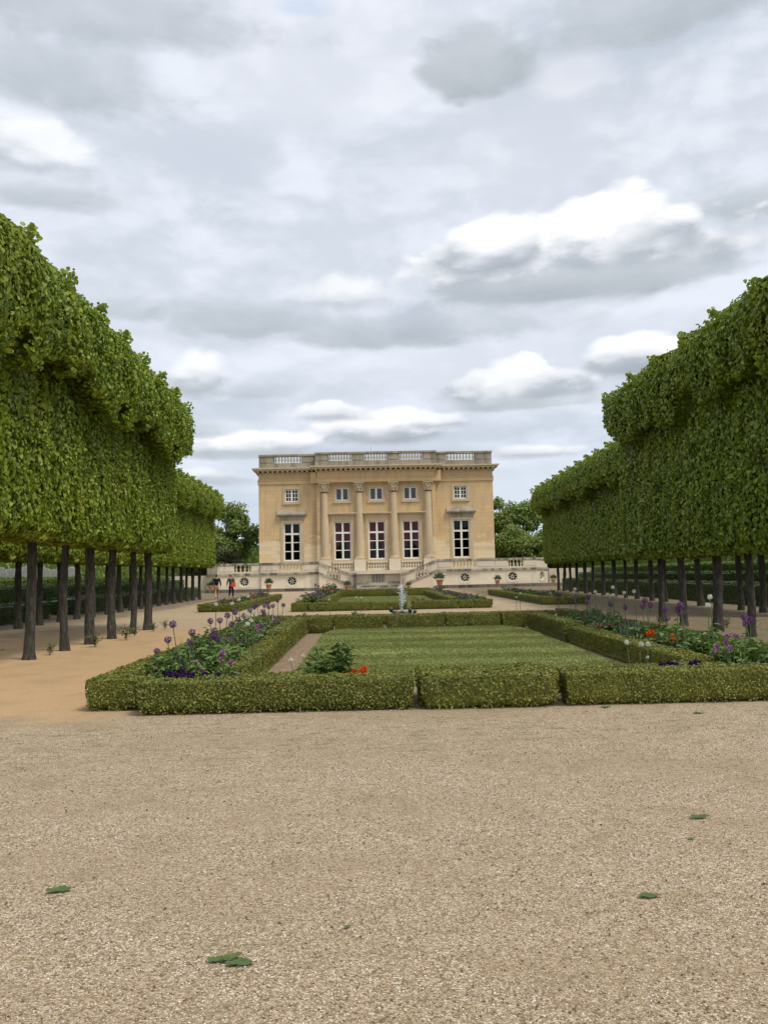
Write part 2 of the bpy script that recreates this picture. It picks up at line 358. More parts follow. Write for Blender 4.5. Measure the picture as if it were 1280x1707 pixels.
def leaf_geo(C, N, T, L, Wd, fold=.25, droop=.15):
    """leaves with a folded midrib: centre C, normal N, tip direction T, length L and width Wd"""
    N = unit(N); T = unit(T - N * (T * N).sum(-1, keepdims=True)); B = np.cross(N, T)
    L = np.broadcast_to(np.asarray(L, float), (len(C),))[:, None]; Wd = np.broadcast_to(np.asarray(Wd, float), (len(C),))[:, None]
    base = C - T * L * .45; tip = C + T * L * .55 - N * L * droop
    r1 = C - T * L * .25 + B * Wd * .48 + N * Wd * fold; r2 = C + T * L * .12 + B * Wd * .42 + N * Wd * fold * .8 - N * L * droop * .3
    l1 = C - T * L * .25 - B * Wd * .48 + N * Wd * fold; l2 = C + T * L * .12 - B * Wd * .42 + N * Wd * fold * .8 - N * L * droop * .3
    V = np.stack([base, r1, r2, tip, l2, l1], 1).reshape(-1, 3)
    k = np.arange(len(C))[:, None] * 6
    return V, np.concatenate([k + np.array([[0, 1, 2, 3]]), k + np.array([[0, 3, 4, 5]])], 1).reshape(-1, 4)
def cat(parts):
    Vs, Fs, o = [], [], 0
    for V, Fq in parts:
        Vs.append(V); Fs.append(np.asarray(Fq) + o); o += len(V)
    return np.concatenate(Vs), np.concatenate(Fs)
def rdir(n): return unit(rng.normal(size=(n, 3)))

class MB:
    """collects boxes, prisms, lathes and tubes into one mesh object"""
    def __init__(s): s.v = []; s.f = []
    def add(s, V, Fc):
        o = len(s.v); s.v.extend([tuple(map(float, q)) for q in V]); s.f.extend([tuple(int(i) + o for i in q) for q in Fc]); return s
    def box(s, x0, x1, y0, y1, z0, z1):
        return s.add([(x0, y0, z0), (x1, y0, z0), (x1, y1, z0), (x0, y1, z0), (x0, y0, z1), (x1, y0, z1), (x1, y1, z1), (x0, y1, z1)],
                     [(0, 3, 2, 1), (4, 5, 6, 7), (0, 1, 5, 4), (1, 2, 6, 5), (2, 3, 7, 6), (3, 0, 4, 7)])
    def prism(s, poly, y0, y1):                      # outline in x,z pushed along y
        n = len(poly); V = [(x, y0, z) for x, z in poly] + [(x, y1, z) for x, z in poly]
        return s.add(V, [tuple(range(n)), tuple(range(2 * n - 1, n - 1, -1))] + [(i, i + n, (i + 1) % n + n, (i + 1) % n) for i in range(n)])
    def prismx(s, poly, x0, x1):                     # outline in y,z pushed along x
        n = len(poly); V = [(x0, y, z) for y, z in poly] + [(x1, y, z) for y, z in poly]
        return s.add(V, [tuple(range(n)), tuple(range(2 * n - 1, n - 1, -1))] + [(i, (i + 1) % n, (i + 1) % n + n, i + n) for i in range(n)])
    def lathe(s, prof, cx, cy, z0=0.0, seg=16, sy=1.0):
        V = []; n = len(prof)
        for r, z in prof:
            for k in range(seg): a = 2 * math.pi * k / seg; V.append((cx + r * math.cos(a), cy + r * math.sin(a) * sy, z0 + z))
        Fc = [(i * seg + k, i * seg + (k + 1) % seg, (i + 1) * seg + (k + 1) % seg, (i + 1) * seg + k) for i in range(n - 1) for k in range(seg)]
        Fc += [tuple(range(seg - 1, -1, -1)), tuple((n - 1) * seg + k for k in range(seg))]
        return s.add(V, Fc)
    def tube(s, pts, rad, seg=8, wob=0.0):
        pts = [np.array(p, float) for p in pts]; V = []; n = len(pts)
        for i, p in enumerate(pts):
            d = unit(pts[min(i + 1, n - 1)] - pts[max(i - 1, 0)]); a = np.array([1, 0, 0]) if abs(d[0]) < .8 else np.array([0, 1, 0])
            u = unit(np.cross(d, a)); w = np.cross(d, u); r = rad[i] if hasattr(rad, '__len__') else rad
            for k in range(seg):
                t = 2 * math.pi * k / seg; rr = r * (1 + wob * random.uniform(-1, 1)); V.append(p + (u * math.cos(t) + w * math.sin(t)) * rr)
        Fc = [(i * seg + k, i * seg + (k + 1) % seg, (i + 1) * seg + (k + 1) % seg, (i + 1) * seg + k) for i in range(n - 1) for k in range(seg)]
        Fc += [tuple(range(seg - 1, -1, -1)), tuple((n - 1) * seg + k for k in range(seg))]
        return s.add(V, Fc)
    def mesh(s, name, smooth=False):
        me = bpy.data.meshes.new(name); me.from_pydata(s.v, [], s.f); me.update()
        bm = bmesh.new(); bm.from_mesh(me); bmesh.ops.recalc_face_normals(bm, faces=bm.faces); bm.to_mesh(me); bm.free()
        if smooth:
            me.polygons.foreach_set('use_smooth', [True] * len(me.polygons)); me.update()
            try: me.set_sharp_from_angle(angle=R_(40))
            except Exception: pass
        return me
    def build(s, name, material, parent=None, loc=None, rz=0.0, smooth=False): return link(name, s.mesh(name, smooth), material, parent, loc, rz)
ORD = 'first second third fourth fifth sixth seventh eighth ninth tenth eleventh twelfth thirteenth fourteenth fifteenth sixteenth seventeenth eighteenth nineteenth twentieth'.split()
def nth(i): return ORD[i] if i < 20 else ('twenty-' + ORD[i - 20] if i < 29 else ('thirtieth' if i == 29 else 'thirty-' + ORD[i - 30]))
# ------------------------------------------------------------------ the setting
def sheet(name, xs, ys, material, dz=0.0, kind='structure', fz=None):
    X, Y = np.meshgrid(xs, ys); Z = gz(Y) + dz + (fz(X, Y) if fz else 0)
    V = np.stack([X, Y, Z], -1).reshape(-1, 3); nx = len(xs)
    Fq = [(j * nx + i, j * nx + i + 1, (j + 1) * nx + i + 1, (j + 1) * nx + i) for j in range(len(ys) - 1) for i in range(nx - 1)]
    o = link(name, np_mesh(name, V, Fq), material); return tag(o, kind=kind)
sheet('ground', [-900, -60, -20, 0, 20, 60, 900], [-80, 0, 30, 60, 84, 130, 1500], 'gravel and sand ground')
sheet('sand_path', np.linspace(-10.6, -3.45, 6), np.linspace(9.4, 27.4, 8), 'gravel and sand ground', .0015)
sheet('gravel_cross_path', np.linspace(-6.5, 7.8, 5), np.linspace(30.6, 35.3, 4), 'gravel and sand ground', .0015)

# ------------------------------------------------------------------ the mansion (x about its own centre line, front of the wings at y = 0)
BX, BY = .75, 88.0
def wall_holes(mb, x0, x1, z0, z1, y0, y1, holes):
    xs = sorted({x0, x1, *[h[0] for h in holes], *[h[1] for h in holes]})
    for a, b in zip(xs, xs[1:]):
        cut = sorted([(h[2], h[3]) for h in holes if h[0] <= a + 1e-6 and h[1] >= b - 1e-6]); z = z0
        for lo, hi in cut: mb.box(a, b, y0, y1, z, lo); z = hi
        mb.box(a, b, y0, y1, z, z1)
BAL_PROF = [(.11, 0), (.11, .06), (.07, .09), (.075, .14), (.125, .26), (.12, .36), (.07, .5), (.055, .6), (.085, .64), (.085, .68), (.11, .7), (.11, .76)]
def baluster_mesh(h, k=1.0):
    m = MB(); m.lathe([(r * k, z * h / .76) for r, z in BAL_PROF], 0, 0, 0, 10); return m.mesh('baluster', True)

def build_mansion():
    b = thing('stone_mansion', 'honey-coloured neoclassical stone mansion with columns and balustraded flat roof behind the garden terrace', 'mansion', (BX, BY, 0))
    WS, SS = 'warm facade stone', 'window surround stone'
    XT = [-9.0, 9.0]; XC = [-3.62, 0.0, 3.62]; TZ = (3.65, 7.72); UZ = (9.93, 11.32)
    m = MB()
    for s in (-1, 1):
        x0, x1 = sorted((s * 12.5, s * 6.3)); c = s * 9.0
        wall_holes(m, x0, x1, 2.4, 13.0, 0, .5, [(c - .9, c + .9, *TZ), (c - .72, c + .72, *UZ)])
        m.box(*sorted((s * 12.5, s * 12.0)), .5, 24, 2.4, 13.0)
        m.box(*sorted((s * 6.3, s * 5.9)), -.55, 0, 2.4, 13.0)
    wall_holes(m, -5.9, 5.9, 2.4, 13.0, -.4, .1, [h for c in XC for h in ((c - .9, c + .9, *TZ), (c - .72, c + .72, *UZ))])
    m.box(-12.0, 12.0, 23.5, 24, 2.4, 13.0)
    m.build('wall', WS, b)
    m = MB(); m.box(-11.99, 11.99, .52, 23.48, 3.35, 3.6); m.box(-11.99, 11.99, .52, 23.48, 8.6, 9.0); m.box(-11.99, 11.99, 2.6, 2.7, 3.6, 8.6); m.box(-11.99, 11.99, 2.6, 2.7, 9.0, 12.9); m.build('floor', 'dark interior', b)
    MB().box(-12.3, 12.3, .2, 23.8, 13.05, 13.35).build('roof', 'weathered parapet stone', b)
    # entablature: architrave, frieze, then a cornice on modillion blocks; the middle steps forward over the columns
    m = MB()
    def ring(x0, x1, y0, z0, z1, back=24.0):
        m.box(x0, x1, y0, back, z0, z1)
    for s in (-1, 1):
        xa, xb = sorted((s * 12.58, s * 6.9)); m.box(xa, xb, -.10, .002, 11.86, 12.25); m.box(xa, xb, -.15, .002, 12.25, 12.36)
        m.box(*sorted((s * 12.5, s * 12.6)), .01, 24.05, 11.86, 12.25)
        xa, xb = sorted((s * 6.9, s * 6.25)); m.box(xa, xb, -.72, .002, 11.86, 13.0)
    m.box(-6.25, 6.25, -1.02, -.402, 11.86, 12.28); m.box(-6.32, 6.32, -1.08, -.403, 12.28, 12.38); m.box(-6.2, 6.2, -1.0, -.404, 12.38, 13.0)
    m.build('entablature', WS, b)
    m = MB()
    def corn(x0, x1, yf):
        m.box(x0 - .10, x1 + .10, yf - .12, 1.0, 12.98, 13.10); m.box(x0 - .5, x1 + .5, yf - .62, 1.0, 13.26, 13.42); m.box(x0 - .62, x1 + .62, yf - .74, 1.0, 13.42, 13.56)
        n = int((x1 - x0) / .52)
        for i in range(n + 1): xx = x0 + (x1 - x0) * i / n; m.box(xx - .12, xx + .12, yf - .52, yf + .1, 13.10, 13.26)
    corn(-12.5, 12.5, 0.0); corn(-6.3, 6.3, -1.0)
    for s in (-1, 1):
        m.box(*sorted((s * 12.5, s * 12.98)), 1.0, 24.4, 13.27, 13.41); m.box(*sorted((s * 12.5, s * 13.1)), 1.0, 24.5, 13.421, 13.55)
        for i in range(40): m.box(*sorted((s * 12.45, s * 12.9)), 1.3 + i * .58, 1.54 + i * .58, 13.1, 13.27)
    m.build('cornice', 'window surround stone', b)
    # roof balustrade: pedestals and panels with five open bays of balusters
    m = MB(); opens = [(-9.35, 1.45, 0.0, 9), (-3.75, 1.2, -.95, 8), (0, 1.2, -.95, 8), (3.75, 1.2, -.95, 8), (9.1, 1.5, 0.0, 9)]
    def para(x0, x1, yf, bays):
        m.box(x0, x1, yf - .05, yf + .5, 13.56, 14.12); m.box(x0 - .06, x1 + .06, yf - .12, yf + .56, 14.86, 15.06)
        e = x0
        for c, h in bays + [(x1, 0)]:
            if c - h > e + .02: m.box(e, c - h, yf, yf + .42, 14.12, 14.86); m.box(e + .12, c - h - .12, yf - .04, yf, 14.2, 14.78)
            e = c + h
    para(-12.45, -6.46, 0, [(-9.35, 1.45)]); para(6.46, 12.45, 0, [(9.1, 1.5)])
    para(-6.4, 6.4, -.95, [(-3.75, 1.2), (0, 1.2), (3.75, 1.2)])
    for s in (-1, 1):
        m.box(*sorted((s * 6.4, s * 5.9)), -.44, .6, 13.57, 15.05); m.box(*sorted((s * 12.42, s * 12.0)), .6, 23.9, 13.56, 15.04)
    m.box(-12, 12, 23.4, 23.9, 13.56, 15.0)
    pb = m.build('roof_balustrade', 'weathered parapet stone', b)
    bm_ = baluster_mesh(.74); bm_.materials.append(MATS['pale terrace stone'])
    for c, h, yf, n in opens:
        for i in range(n): link('baluster', bm_, None, pb, (c - h + (i + .5) * 2 * h / n, yf + .2, 14.12))
    # columns with Corinthian capitals
    sh = MB(); sh.lathe([(.41, 0), (.415, 1.2), (.40, 3.0), (.355, 6.7)], 0, 0, 0, 24); shm = sh.mesh('shaft', True); shm.materials.append(MATS[SS])
    ba = MB(); ba.box(-.56, .56, -.56, .56, 0, .14); ba.lathe([(.56, .14), (.58, .2), (.53, .27), (.48, .29), (.5, .34), (.46, .40)], 0, 0, 0, 24); bam = ba.mesh('base'); bam.materials.append(MATS[SS])
    ca = MB(); ca.lathe([(.39, 0), (.42, .04), (.38, .08), (.39, .5), (.50, .84)], 0, 0, 0, 20)
    for row, (zz, hh, rr, k) in enumerate(((.06, .36, .41, 8), (.34, .34, .43, 8))):
        for i in range(k):
            a = 2 * math.pi * (i + .5 * row) / k; ca2 = [np.array([math.cos(a), math.sin(a), 0])] [0]; tt = np.array([-math.sin(a), math.cos(a), 0])
            pts = [ca2 * rr + np.array([0, 0, zz]), ca2 * (rr + .03) + np.array([0, 0, zz + hh * .6]), ca2 * (rr + .12) + np.array([0, 0, zz + hh]), ca2 * (rr + .17) + np.array([0, 0, zz + hh * .82])]
            ca.tube(pts, [.10, .11, .08, .04], 6)
    for i in range(4):
        a = math.pi / 4 + i * math.pi / 2; c_ = np.array([math.cos(a), math.sin(a), 0]); ca.tube([c_ * .45 + np.array([0, 0, .55]), c_ * .6 + np.array([0, 0, .78]), c_ * .70 + np.array([0, 0, .70])], [.06, .09, .08], 7)
    ca.box(-.56, .56, -.56, .56, .84, .96); cam_ = ca.mesh('capital'); cam_.materials.append(MATS[SS])
    for xx in (-5.47, -1.83, 1.83, 5.47):
        MB().box(xx - .62, xx + .62, -1.18, -.41, 2.42, 3.62).build('pedestal', 'pale terrace stone', b)
        c = link('column', shm, None, b, (xx, -.55, 4.02)); link('column_base', bam, None, c, (0, 0, -.40)); link('capital', cam_, None, c, (0, 0, 6.86 - .02))
    # windows
    def frame(w, h, rails, mull=True, bars=0):
        m = MB(); t = .13
        m.box(-w, -w + t, 0, .1, 0, h); m.box(w - t, w, 0, .1, 0, h); m.box(-w + t, w - t, 0, .1, 0, t * 1.1); m.box(-w + t, w - t, 0, .1, h - t, h)
        if mull: m.box(-.10, .10, -.01, .09, t * 1.1, h - t)
        for z, tk in rails:
            for a, c in ((-w + t, -.10), (.10, w - t)): m.box(a, c, .005, .085, z - tk, z + tk)
        for k in range(bars):
            for sx in (-1, 1): xx = sx * (w - t + .085) / 2; m.box(xx - .03, xx + .03, .008, .08, t * 1.1, h - t)
        return m
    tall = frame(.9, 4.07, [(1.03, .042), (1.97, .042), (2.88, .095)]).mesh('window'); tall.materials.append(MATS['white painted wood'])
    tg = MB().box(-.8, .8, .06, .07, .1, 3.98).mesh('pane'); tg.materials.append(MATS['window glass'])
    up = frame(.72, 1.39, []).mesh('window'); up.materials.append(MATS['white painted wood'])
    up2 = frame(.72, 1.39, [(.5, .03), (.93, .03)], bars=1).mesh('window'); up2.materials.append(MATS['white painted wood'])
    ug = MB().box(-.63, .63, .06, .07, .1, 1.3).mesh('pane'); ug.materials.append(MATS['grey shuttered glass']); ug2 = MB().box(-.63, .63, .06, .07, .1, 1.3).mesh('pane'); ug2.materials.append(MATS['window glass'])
    def curtain(seed):
        V = []; Fq = []; r = random.Random(seed); n = 40
        for s in (-1, 1):
            o = len(V)
            for j in range(13):
                z = 4.0 - j * 3.0 / 12; inner = .02 + (max(0, j - 4) / 8) ** 1.3 * .62 * (1 if j < 11 else .85)
                for i in range(n): f = i / (n - 1); V.append((s * (.85 - f * (.85 - inner)), .20 + .05 * math.sin(f * 40 + seed), z))
            Fq += [(o + j * n + i, o + j * n + i + 1, o + (j + 1) * n + i + 1, o + (j + 1) * n + i) for j in range(12) for i in range(n - 1)]
        return np_mesh('curtain', V, Fq)
    def hood(c, yf, wing):
        m = MB(); m.box(c - 1.25, c + 1.25, yf - .06, yf - .002, 7.95, 8.42); m.box(c - 1.5, c + 1.5, yf - .30, yf - .003, 8.42, 8.52); m.box(c - 1.58, c + 1.58, yf - .42, yf - .004, 8.52, 8.64)
        if wing: m.prismx([(yf - .42, 8.64), (yf - .004, 8.64), (yf - .004, 9.08)], c - 1.55, c + 1.55)
        m.build('window_hood', 'weathered parapet stone' if wing else SS, b)
    def surround(c, yf, w, z0, z1, t):
        m = MB(); m.box(c - w - t, c - w, yf - .07, yf - .001, z0, z1); m.box(c + w, c + w + t, yf - .07, yf - .001, z0, z1); m.box(c - w - t, c + w + t, yf - .07, yf - .002, z1, z1 + t)
        m.box(c - w - t * 1.5, c - w - t, yf - .03, yf - .001, z0, z1 + t); m.box(c + w + t, c + w + t * 1.5, yf - .03, yf - .001, z0, z1 + t)
        if z0 > 9: m.box(c - w - t - .03, c + w + t + .03, yf - .14, yf - .001, z0 - .26, z0)
        else: m.box(c - w - t - .1, c + w + t + .1, yf - .16, yf - .003, z0 - .16, z0)
        m.build('window_surround', SS, b)
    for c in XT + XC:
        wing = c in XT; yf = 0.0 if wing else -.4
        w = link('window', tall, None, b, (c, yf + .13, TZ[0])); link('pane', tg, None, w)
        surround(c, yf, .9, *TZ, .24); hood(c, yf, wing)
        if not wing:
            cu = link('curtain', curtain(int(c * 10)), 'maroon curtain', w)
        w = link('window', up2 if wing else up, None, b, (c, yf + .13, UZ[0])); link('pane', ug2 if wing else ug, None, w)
        surround(c, yf, .72, *UZ, .2)
        if not wing:                                 # blind balustrade under each middle window
            m = MB(); m.box(c - 1.1, c + 1.1, yf - .22, yf - .005, 2.45, 2.72); m.box(c - 1.1, c + 1.1, yf - .22, yf - .005, 3.3, 3.48); bp = m.build('blind_balustrade', 'pale terrace stone', b)
            bb = baluster_mesh(.58, .8); bb.materials.append(MATS['pale terrace stone'])
            for i in range(8): link('baluster', bb, None, bp, (c - .98 + i * .28, yf - .12, 2.72))
    MB().tube([(-.45, 10, 13.3), (-.45, 10, 17.4)], [.03, .012], 6).build('lightning_rod', 'black iron', b)
build_mansion()

# ------------------------------------------------------------------ the terrace in front of the mansion
def build_terrace():
    t = thing('garden_terrace', 'pale stained stone terrace wall with round barred windows and balustrade below the mansion', 'terrace', (BX, 85.0, 0))
    PS, LS = 'pale terrace stone', 'lichen coping stone'
    z0 = .4
    XO = [-13.7, -8.8, 8.9, 13.85]; r = .5; zc = 1.56
    for s in (-1, 1):                                # wall panels with square recesses behind the round windows
        m = MB(); xa, xb = sorted((s * 6.0, s * 11.9)); c = [o for o in XO if xa < o < xb][0]
        wall_holes(m, xa, xb, z0, 2.2, 0, .5, [(c - .58, c + .58, zc - .58, zc + .58)])
        xa, xb = sorted((s * 11.9, s * 16.4)); c = [o for o in XO if xa < o < xb][0]
        wall_holes(m, xa, xb, z0, 2.2, .25, .7, [(c - .58, c + .58, zc - .58, zc + .58)])
        m.build('wall', PS, t)
    # the bays at both ends turn back at an angle
    for s in (-1, 1):
        for nm, ya, yb, za, zb, mt in (('end_wall', 0, .5, z0, 2.2, PS), ('end_band', -.1, .5, 2.2, 2.42, LS), ('end_parapet', .06, .42, 2.42, 3.26, PS), ('end_coping', -.03, .5, 3.26, 3.46, LS)):
            q = MB(); c0 = 1.0 if s > 0 else 1.4
            wall_holes(q, 0, 2.4, za, zb, ya, yb, [(c0 - .58, c0 + .58, zc - .58, zc + .58)] if nm == 'end_wall' else []); o = q.build(nm, mt, t, (s * 16.41 - (2.4 * math.cos(R_(52)) if s < 0 else 0), .25 + (2.4 * math.sin(R_(52)) if s < 0 else 0), 0), R_(52) * s)
    m = MB()
    for s in (-1, 1):
        m.box(*sorted((s * 6.0, s * 11.9)), -.1, .55, 2.2, 2.42); m.box(*sorted((s * 11.9, s * 16.41)), .15, .8, 2.201, 2.42)
        c = s * 8.9; m.box(c - 1.7, c + 1.7, -.2, -.1, 2.22, 2.40)
    m.build('string_course', LS, t)
    bays = []
    for s in (-1, 1):
        par = MB(); cop = MB()
        def run(x0, x1, y, opens):
            e = x0; cop.box(x0 - .02, x1 + .02, y - .08, y + .48, 3.26, 3.46); par.box(x0, x1, y - .02, y + .42, 2.42, 2.58)
            for c, h in opens + [(x1, 0)]:
                if c - h > e + .02: par.box(e, c - h, y, y + .38, 2.58, 3.26); par.box(e + .15, max(e + .2, c - h - .15), y - .03, y, 2.66, 3.18)
                e = c + h
            bays.extend((c, h, y + .19) for c, h in opens)
        if s < 0: run(-16.4, -11.95, .25, [(-13.85, .85)]); run(-11.95, -6.0, 0, [(-8.9, 1.2)])
        else: run(6.0, 11.95, 0, [(8.9, 1.2)]); run(11.95, 16.4, .25, [(14.2, .75)])
        par.build('parapet', PS, t); cop.build('coping', LS, t)
    bm_ = baluster_mesh(.68, .95); bm_.materials.append(MATS[PS])
    bal = MB()
    for c, h, y in bays: bal.box(c - h + .01, c + h - .01, y - .1, y + .1, 2.565, 2.585)
    bo = bal.build('balustrade', PS, t)
    for c, h, y in bays:
        n = int(2 * h / .34)
        for i in range(n): link('baluster', bm_, None, bo, (c - h + (i + .5) * 2 * h / n, y, 2.58))
    # round windows: stone ring, dark opening, spoked white frame
    def oculus(x, y, parent, rz=0):
        q = MB(); n = 28                              # square plate with a round hole
        V, Fc = [], []
        for k in range(n):
            a = 2 * math.pi * k / n; cs, sn = math.cos(a), math.sin(a); sc = .60 / max(abs(cs), abs(sn))
            V += [(.5 * cs, -.02, .5 * sn), (sc * cs, -.02, sc * sn), (.5 * cs, .3, .5 * sn)]
        for k in range(n):
            a, c2 = 3 * k, 3 * ((k + 1) % n); Fc += [(a, a + 1, c2 + 1, c2), (a, c2, c2 + 2, a + 2)]
        q.add(V, Fc); o = q.build('round_window', PS, parent, (x, y, zc), rz)
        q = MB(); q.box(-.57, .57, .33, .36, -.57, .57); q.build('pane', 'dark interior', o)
        q = MB(); q.tube([(.46 * math.cos(2 * math.pi * k / 32), .2, .46 * math.sin(2 * math.pi * k / 32)) for k in range(33)], .045, 6)
        for k in range(8): a = 2 * math.pi * k / 8 + .2; q.tube([(.1 * math.cos(a), .2, .1 * math.sin(a)), (.46 * math.cos(a), .2, .46 * math.sin(a))], .024, 5)
        q.tube([(.12 * math.cos(2 * math.pi * k / 12), .2, .12 * math.sin(2 * math.pi * k / 12)) for k in range(13)], .035, 5)
        q.build('frame', 'white painted wood', o)
    for x in XO: oculus(x, 0 if abs(x) < 11.9 else .25, t)
    ca, sa = math.cos(R_(52)), math.sin(R_(52))
    for s in (-1, 1): oculus(s * (16.41 + 1.0 * ca), .25 + 1.0 * sa, t, R_(52) * s)
    # terrace floor and the basement wall in the middle with its barred opening
    MB().box(-16.4, 16.4, .5, 3.2, 2.1, 2.46).build('floor', PS, t)
    m = MB(); wall_holes(m, -6.0, 6.0, z0, 2.1, .9, 1.4, [(-.7, .7, 1.22, 2.1)]); m.box(-6, 6, 1.4, 3.2, 2.1, 2.44); m.build('basement_wall', PS, t)
    m = MB(); m.box(-6, 6, .72, 1.4, 2.1, 2.28); m.box(-1.05, 1.05, .6, .72, 2.12, 2.34)
    for s in (-1, 1): m.box(*sorted((s * 1.0, s * 2.8)), .8, .9, 1.2, 1.32)
    m.build('basement_moulding', LS, t)
    g = MB()
    for i in range(9): g.box(-.66 + i * .155, -.60 + i * .155, 1.0, 1.05, 1.22, 2.1)
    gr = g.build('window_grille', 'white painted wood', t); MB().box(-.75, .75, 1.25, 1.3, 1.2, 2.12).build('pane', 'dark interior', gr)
    # low side walls beyond the ends
    for s in (-1, 1): MB().box(*sorted((s * 18.1, s * 27)), 2.6, 3.1, .4, 2.3).build('side_wall', PS, t)
build_terrace()

def build_stairs():
    t = thing('double_staircase', 'pair of sloping balustraded stone stair ramps meeting at wide steps below the columns', 'staircase', (BX, 84.4, 0))
    PS, LS = 'pale terrace stone', 'lichen coping stone'
    for s in (-1, 1):
        x0, x1 = s * 6.0, s * 2.75; za, zb = 2.2, .95
        MB().prism([(x0, .4), (x1, .4), (x1, zb), (x0, za)], 0, .35).build('ramp_wall', PS, t)
        MB().prism([(x0, za), (x1, zb), (x1, zb + .2), (x0, za + .22)], -.1, .42).build('ramp_moulding', LS, t)
        MB().prism([(x0, za + 1.06), (x1, zb + 1.06), (x1, zb + 1.24), (x0, za + 1.26)], -.08, .43).build('ramp_coping', LS, t)
        fr = lambda f: (x0 + (x1 - x0) * f, za + (zb - za) * f)
        for f0, f1 in ((0, .26), (.66, 1.0)):
            (xa, z1), (xb, z2) = fr(f0), fr(f1); m = MB(); m.prism([(xa, z1 + .2), (xb, z2 + .2), (xb, z2 + 1.07), (xa, z1 + 1.07)], .03, .34); pp = m.build('ramp_parapet', PS, t)
        bm_ = baluster_mesh(.86, .9); bm_.materials.append(MATS[PS])
        for i in range(4): xx, zz = fr(.31 + i * .1); link('baluster', bm_, None, pp, (xx, .18, zz + .21))
        m = MB(); xx = s * 2.5; m.box(xx - .28, xx + .28, -.12, .46, .45, 2.0); m.box(xx - .34, xx + .34, -.18, .52, 2.0, 2.2); m.box(xx - .33, xx + .33, -.17, .51, .44, .72); m.build('newel', LS, t)
        m = MB()
        for i in range(8):
            xa = s * (2.9 + i * .38); m.box(*sorted((xa, s * 6.0)), .45, 1.45, .5 + i * .2, .7 + i * .2)
        m.build('stair_flight', PS, t)
    m = MB()
    for i in range(3): m.box(-2.2, 2.2, -.3 + i * .34, 1.4, .5 + i * .14, .64 + i * .14 - .002 * i)
    m.build('steps', LS, t)
build_stairs()

# raised walk with a dark kerb, pink paving between
for s, lab in ((-1, 'long dark stained stone kerb before the terrace on the side of the two strollers'), (1, 'long dark stained stone kerb before the terrace on the shaded side, away from the strollers')):
    k = thing('stone_kerb', lab, 'kerb', (BX, 81.6, .5), 0, 'kerbs before the terrace')
    xa, xb = sorted((s * 5.6, s * 18.6)); MB().box(xa, xb, 0, .34, -.2, .34).build('kerb_edge', 'dark kerb stone', k)
    MB().box(xa, xb, .34, 3.4, -.2, .29).build('walk_slab', 'pale terrace stone', k)
sheet('pink_pavement', [-4.7, 0, 6.2], [74, 80, 84, 84.6], 'pink paving', .012)

# ------------------------------------------------------------------ potted plants on the walk
def foliage_ball(n, rx, rz, L, seed, up=.3):
    r = np.random.default_rng(seed); d = unit(r.normal(size=(n, 3))); d[:, 2] = np.abs(d[:, 2]) * 1.0 - .15
    C = d * np.array([rx, rx, rz]) * (r.random((n, 1)) ** .45); C[:, 2] += rz * .2
    T = unit(d + np.array([0, 0, up]) + r.normal(size=(n, 3)) * .4); N = unit(np.cross(T, r.normal(size=(n, 3))))
    return leaf_geo(C, N, T, L * (.7 + .6 * r.random(n)), L * .38)
def pot(label, px, py, Y, k, fol, seed, z):
    v = CB.copy(); d = v @ np.array([(px - 640) / F_PX, -(py - 853.5) / F_PX, -1.0]); X = d[0] / d[1] * Y
    p = thing('potted_plant', label, 'potted plant', (X, Y, z), 0, 'potted plants along the terrace')
    m = MB(); m.lathe([(.2 * k, 0), (.29 * k, .42 * k), (.33 * k, .43 * k), (.33 * k, .52 * k), (.27 * k, .52 * k), (.26 * k, .46 * k)], 0, 0, 0, 18); m.build('pot', 'terracotta', p, None, 0, True)
    V, Fq = foliage_ball(170, .5 * k, .5 * k, .26 * k, seed, .8); V[:, 2] += .6 * k; link('foliage', np_mesh('foliage', V, Fq), fol, p)
pot('wide terracotta pot of reddish spiky leaves on the walk under a round window', 448, 980, 83.0, .95, 'olive woodland leaves', 1, .79)
pot('terracotta pot with pale green plant against the stair newel beside the strollers\' walk', 579, 975, 83.9, .8, 'grey foliage', 2, .56)
pot('tall bushy potted plant, largest of the terrace pots, beside the pink pavement', 733, 975, 82.6, 1.15, 'grey foliage', 3, .79)
pot('slim terracotta pot with light green plant between two round windows', 829, 972, 83.0, .8, 'grey foliage', 4, .79)
pot('small red pot at the shaded outer corner of the terrace', 922, 968, 83.4, .75, 'garden foliage', 5, .79)
pot('orange pot beside the tree trunks, just behind the man in navy', 352, 984, 82.6, .8, 'garden foliage', 6, .79)
pot('little terracotta pot at the foot of the stair ramp on the shaded side', 681, 974, 83.9, .55, 'garden foliage', 7, .56)

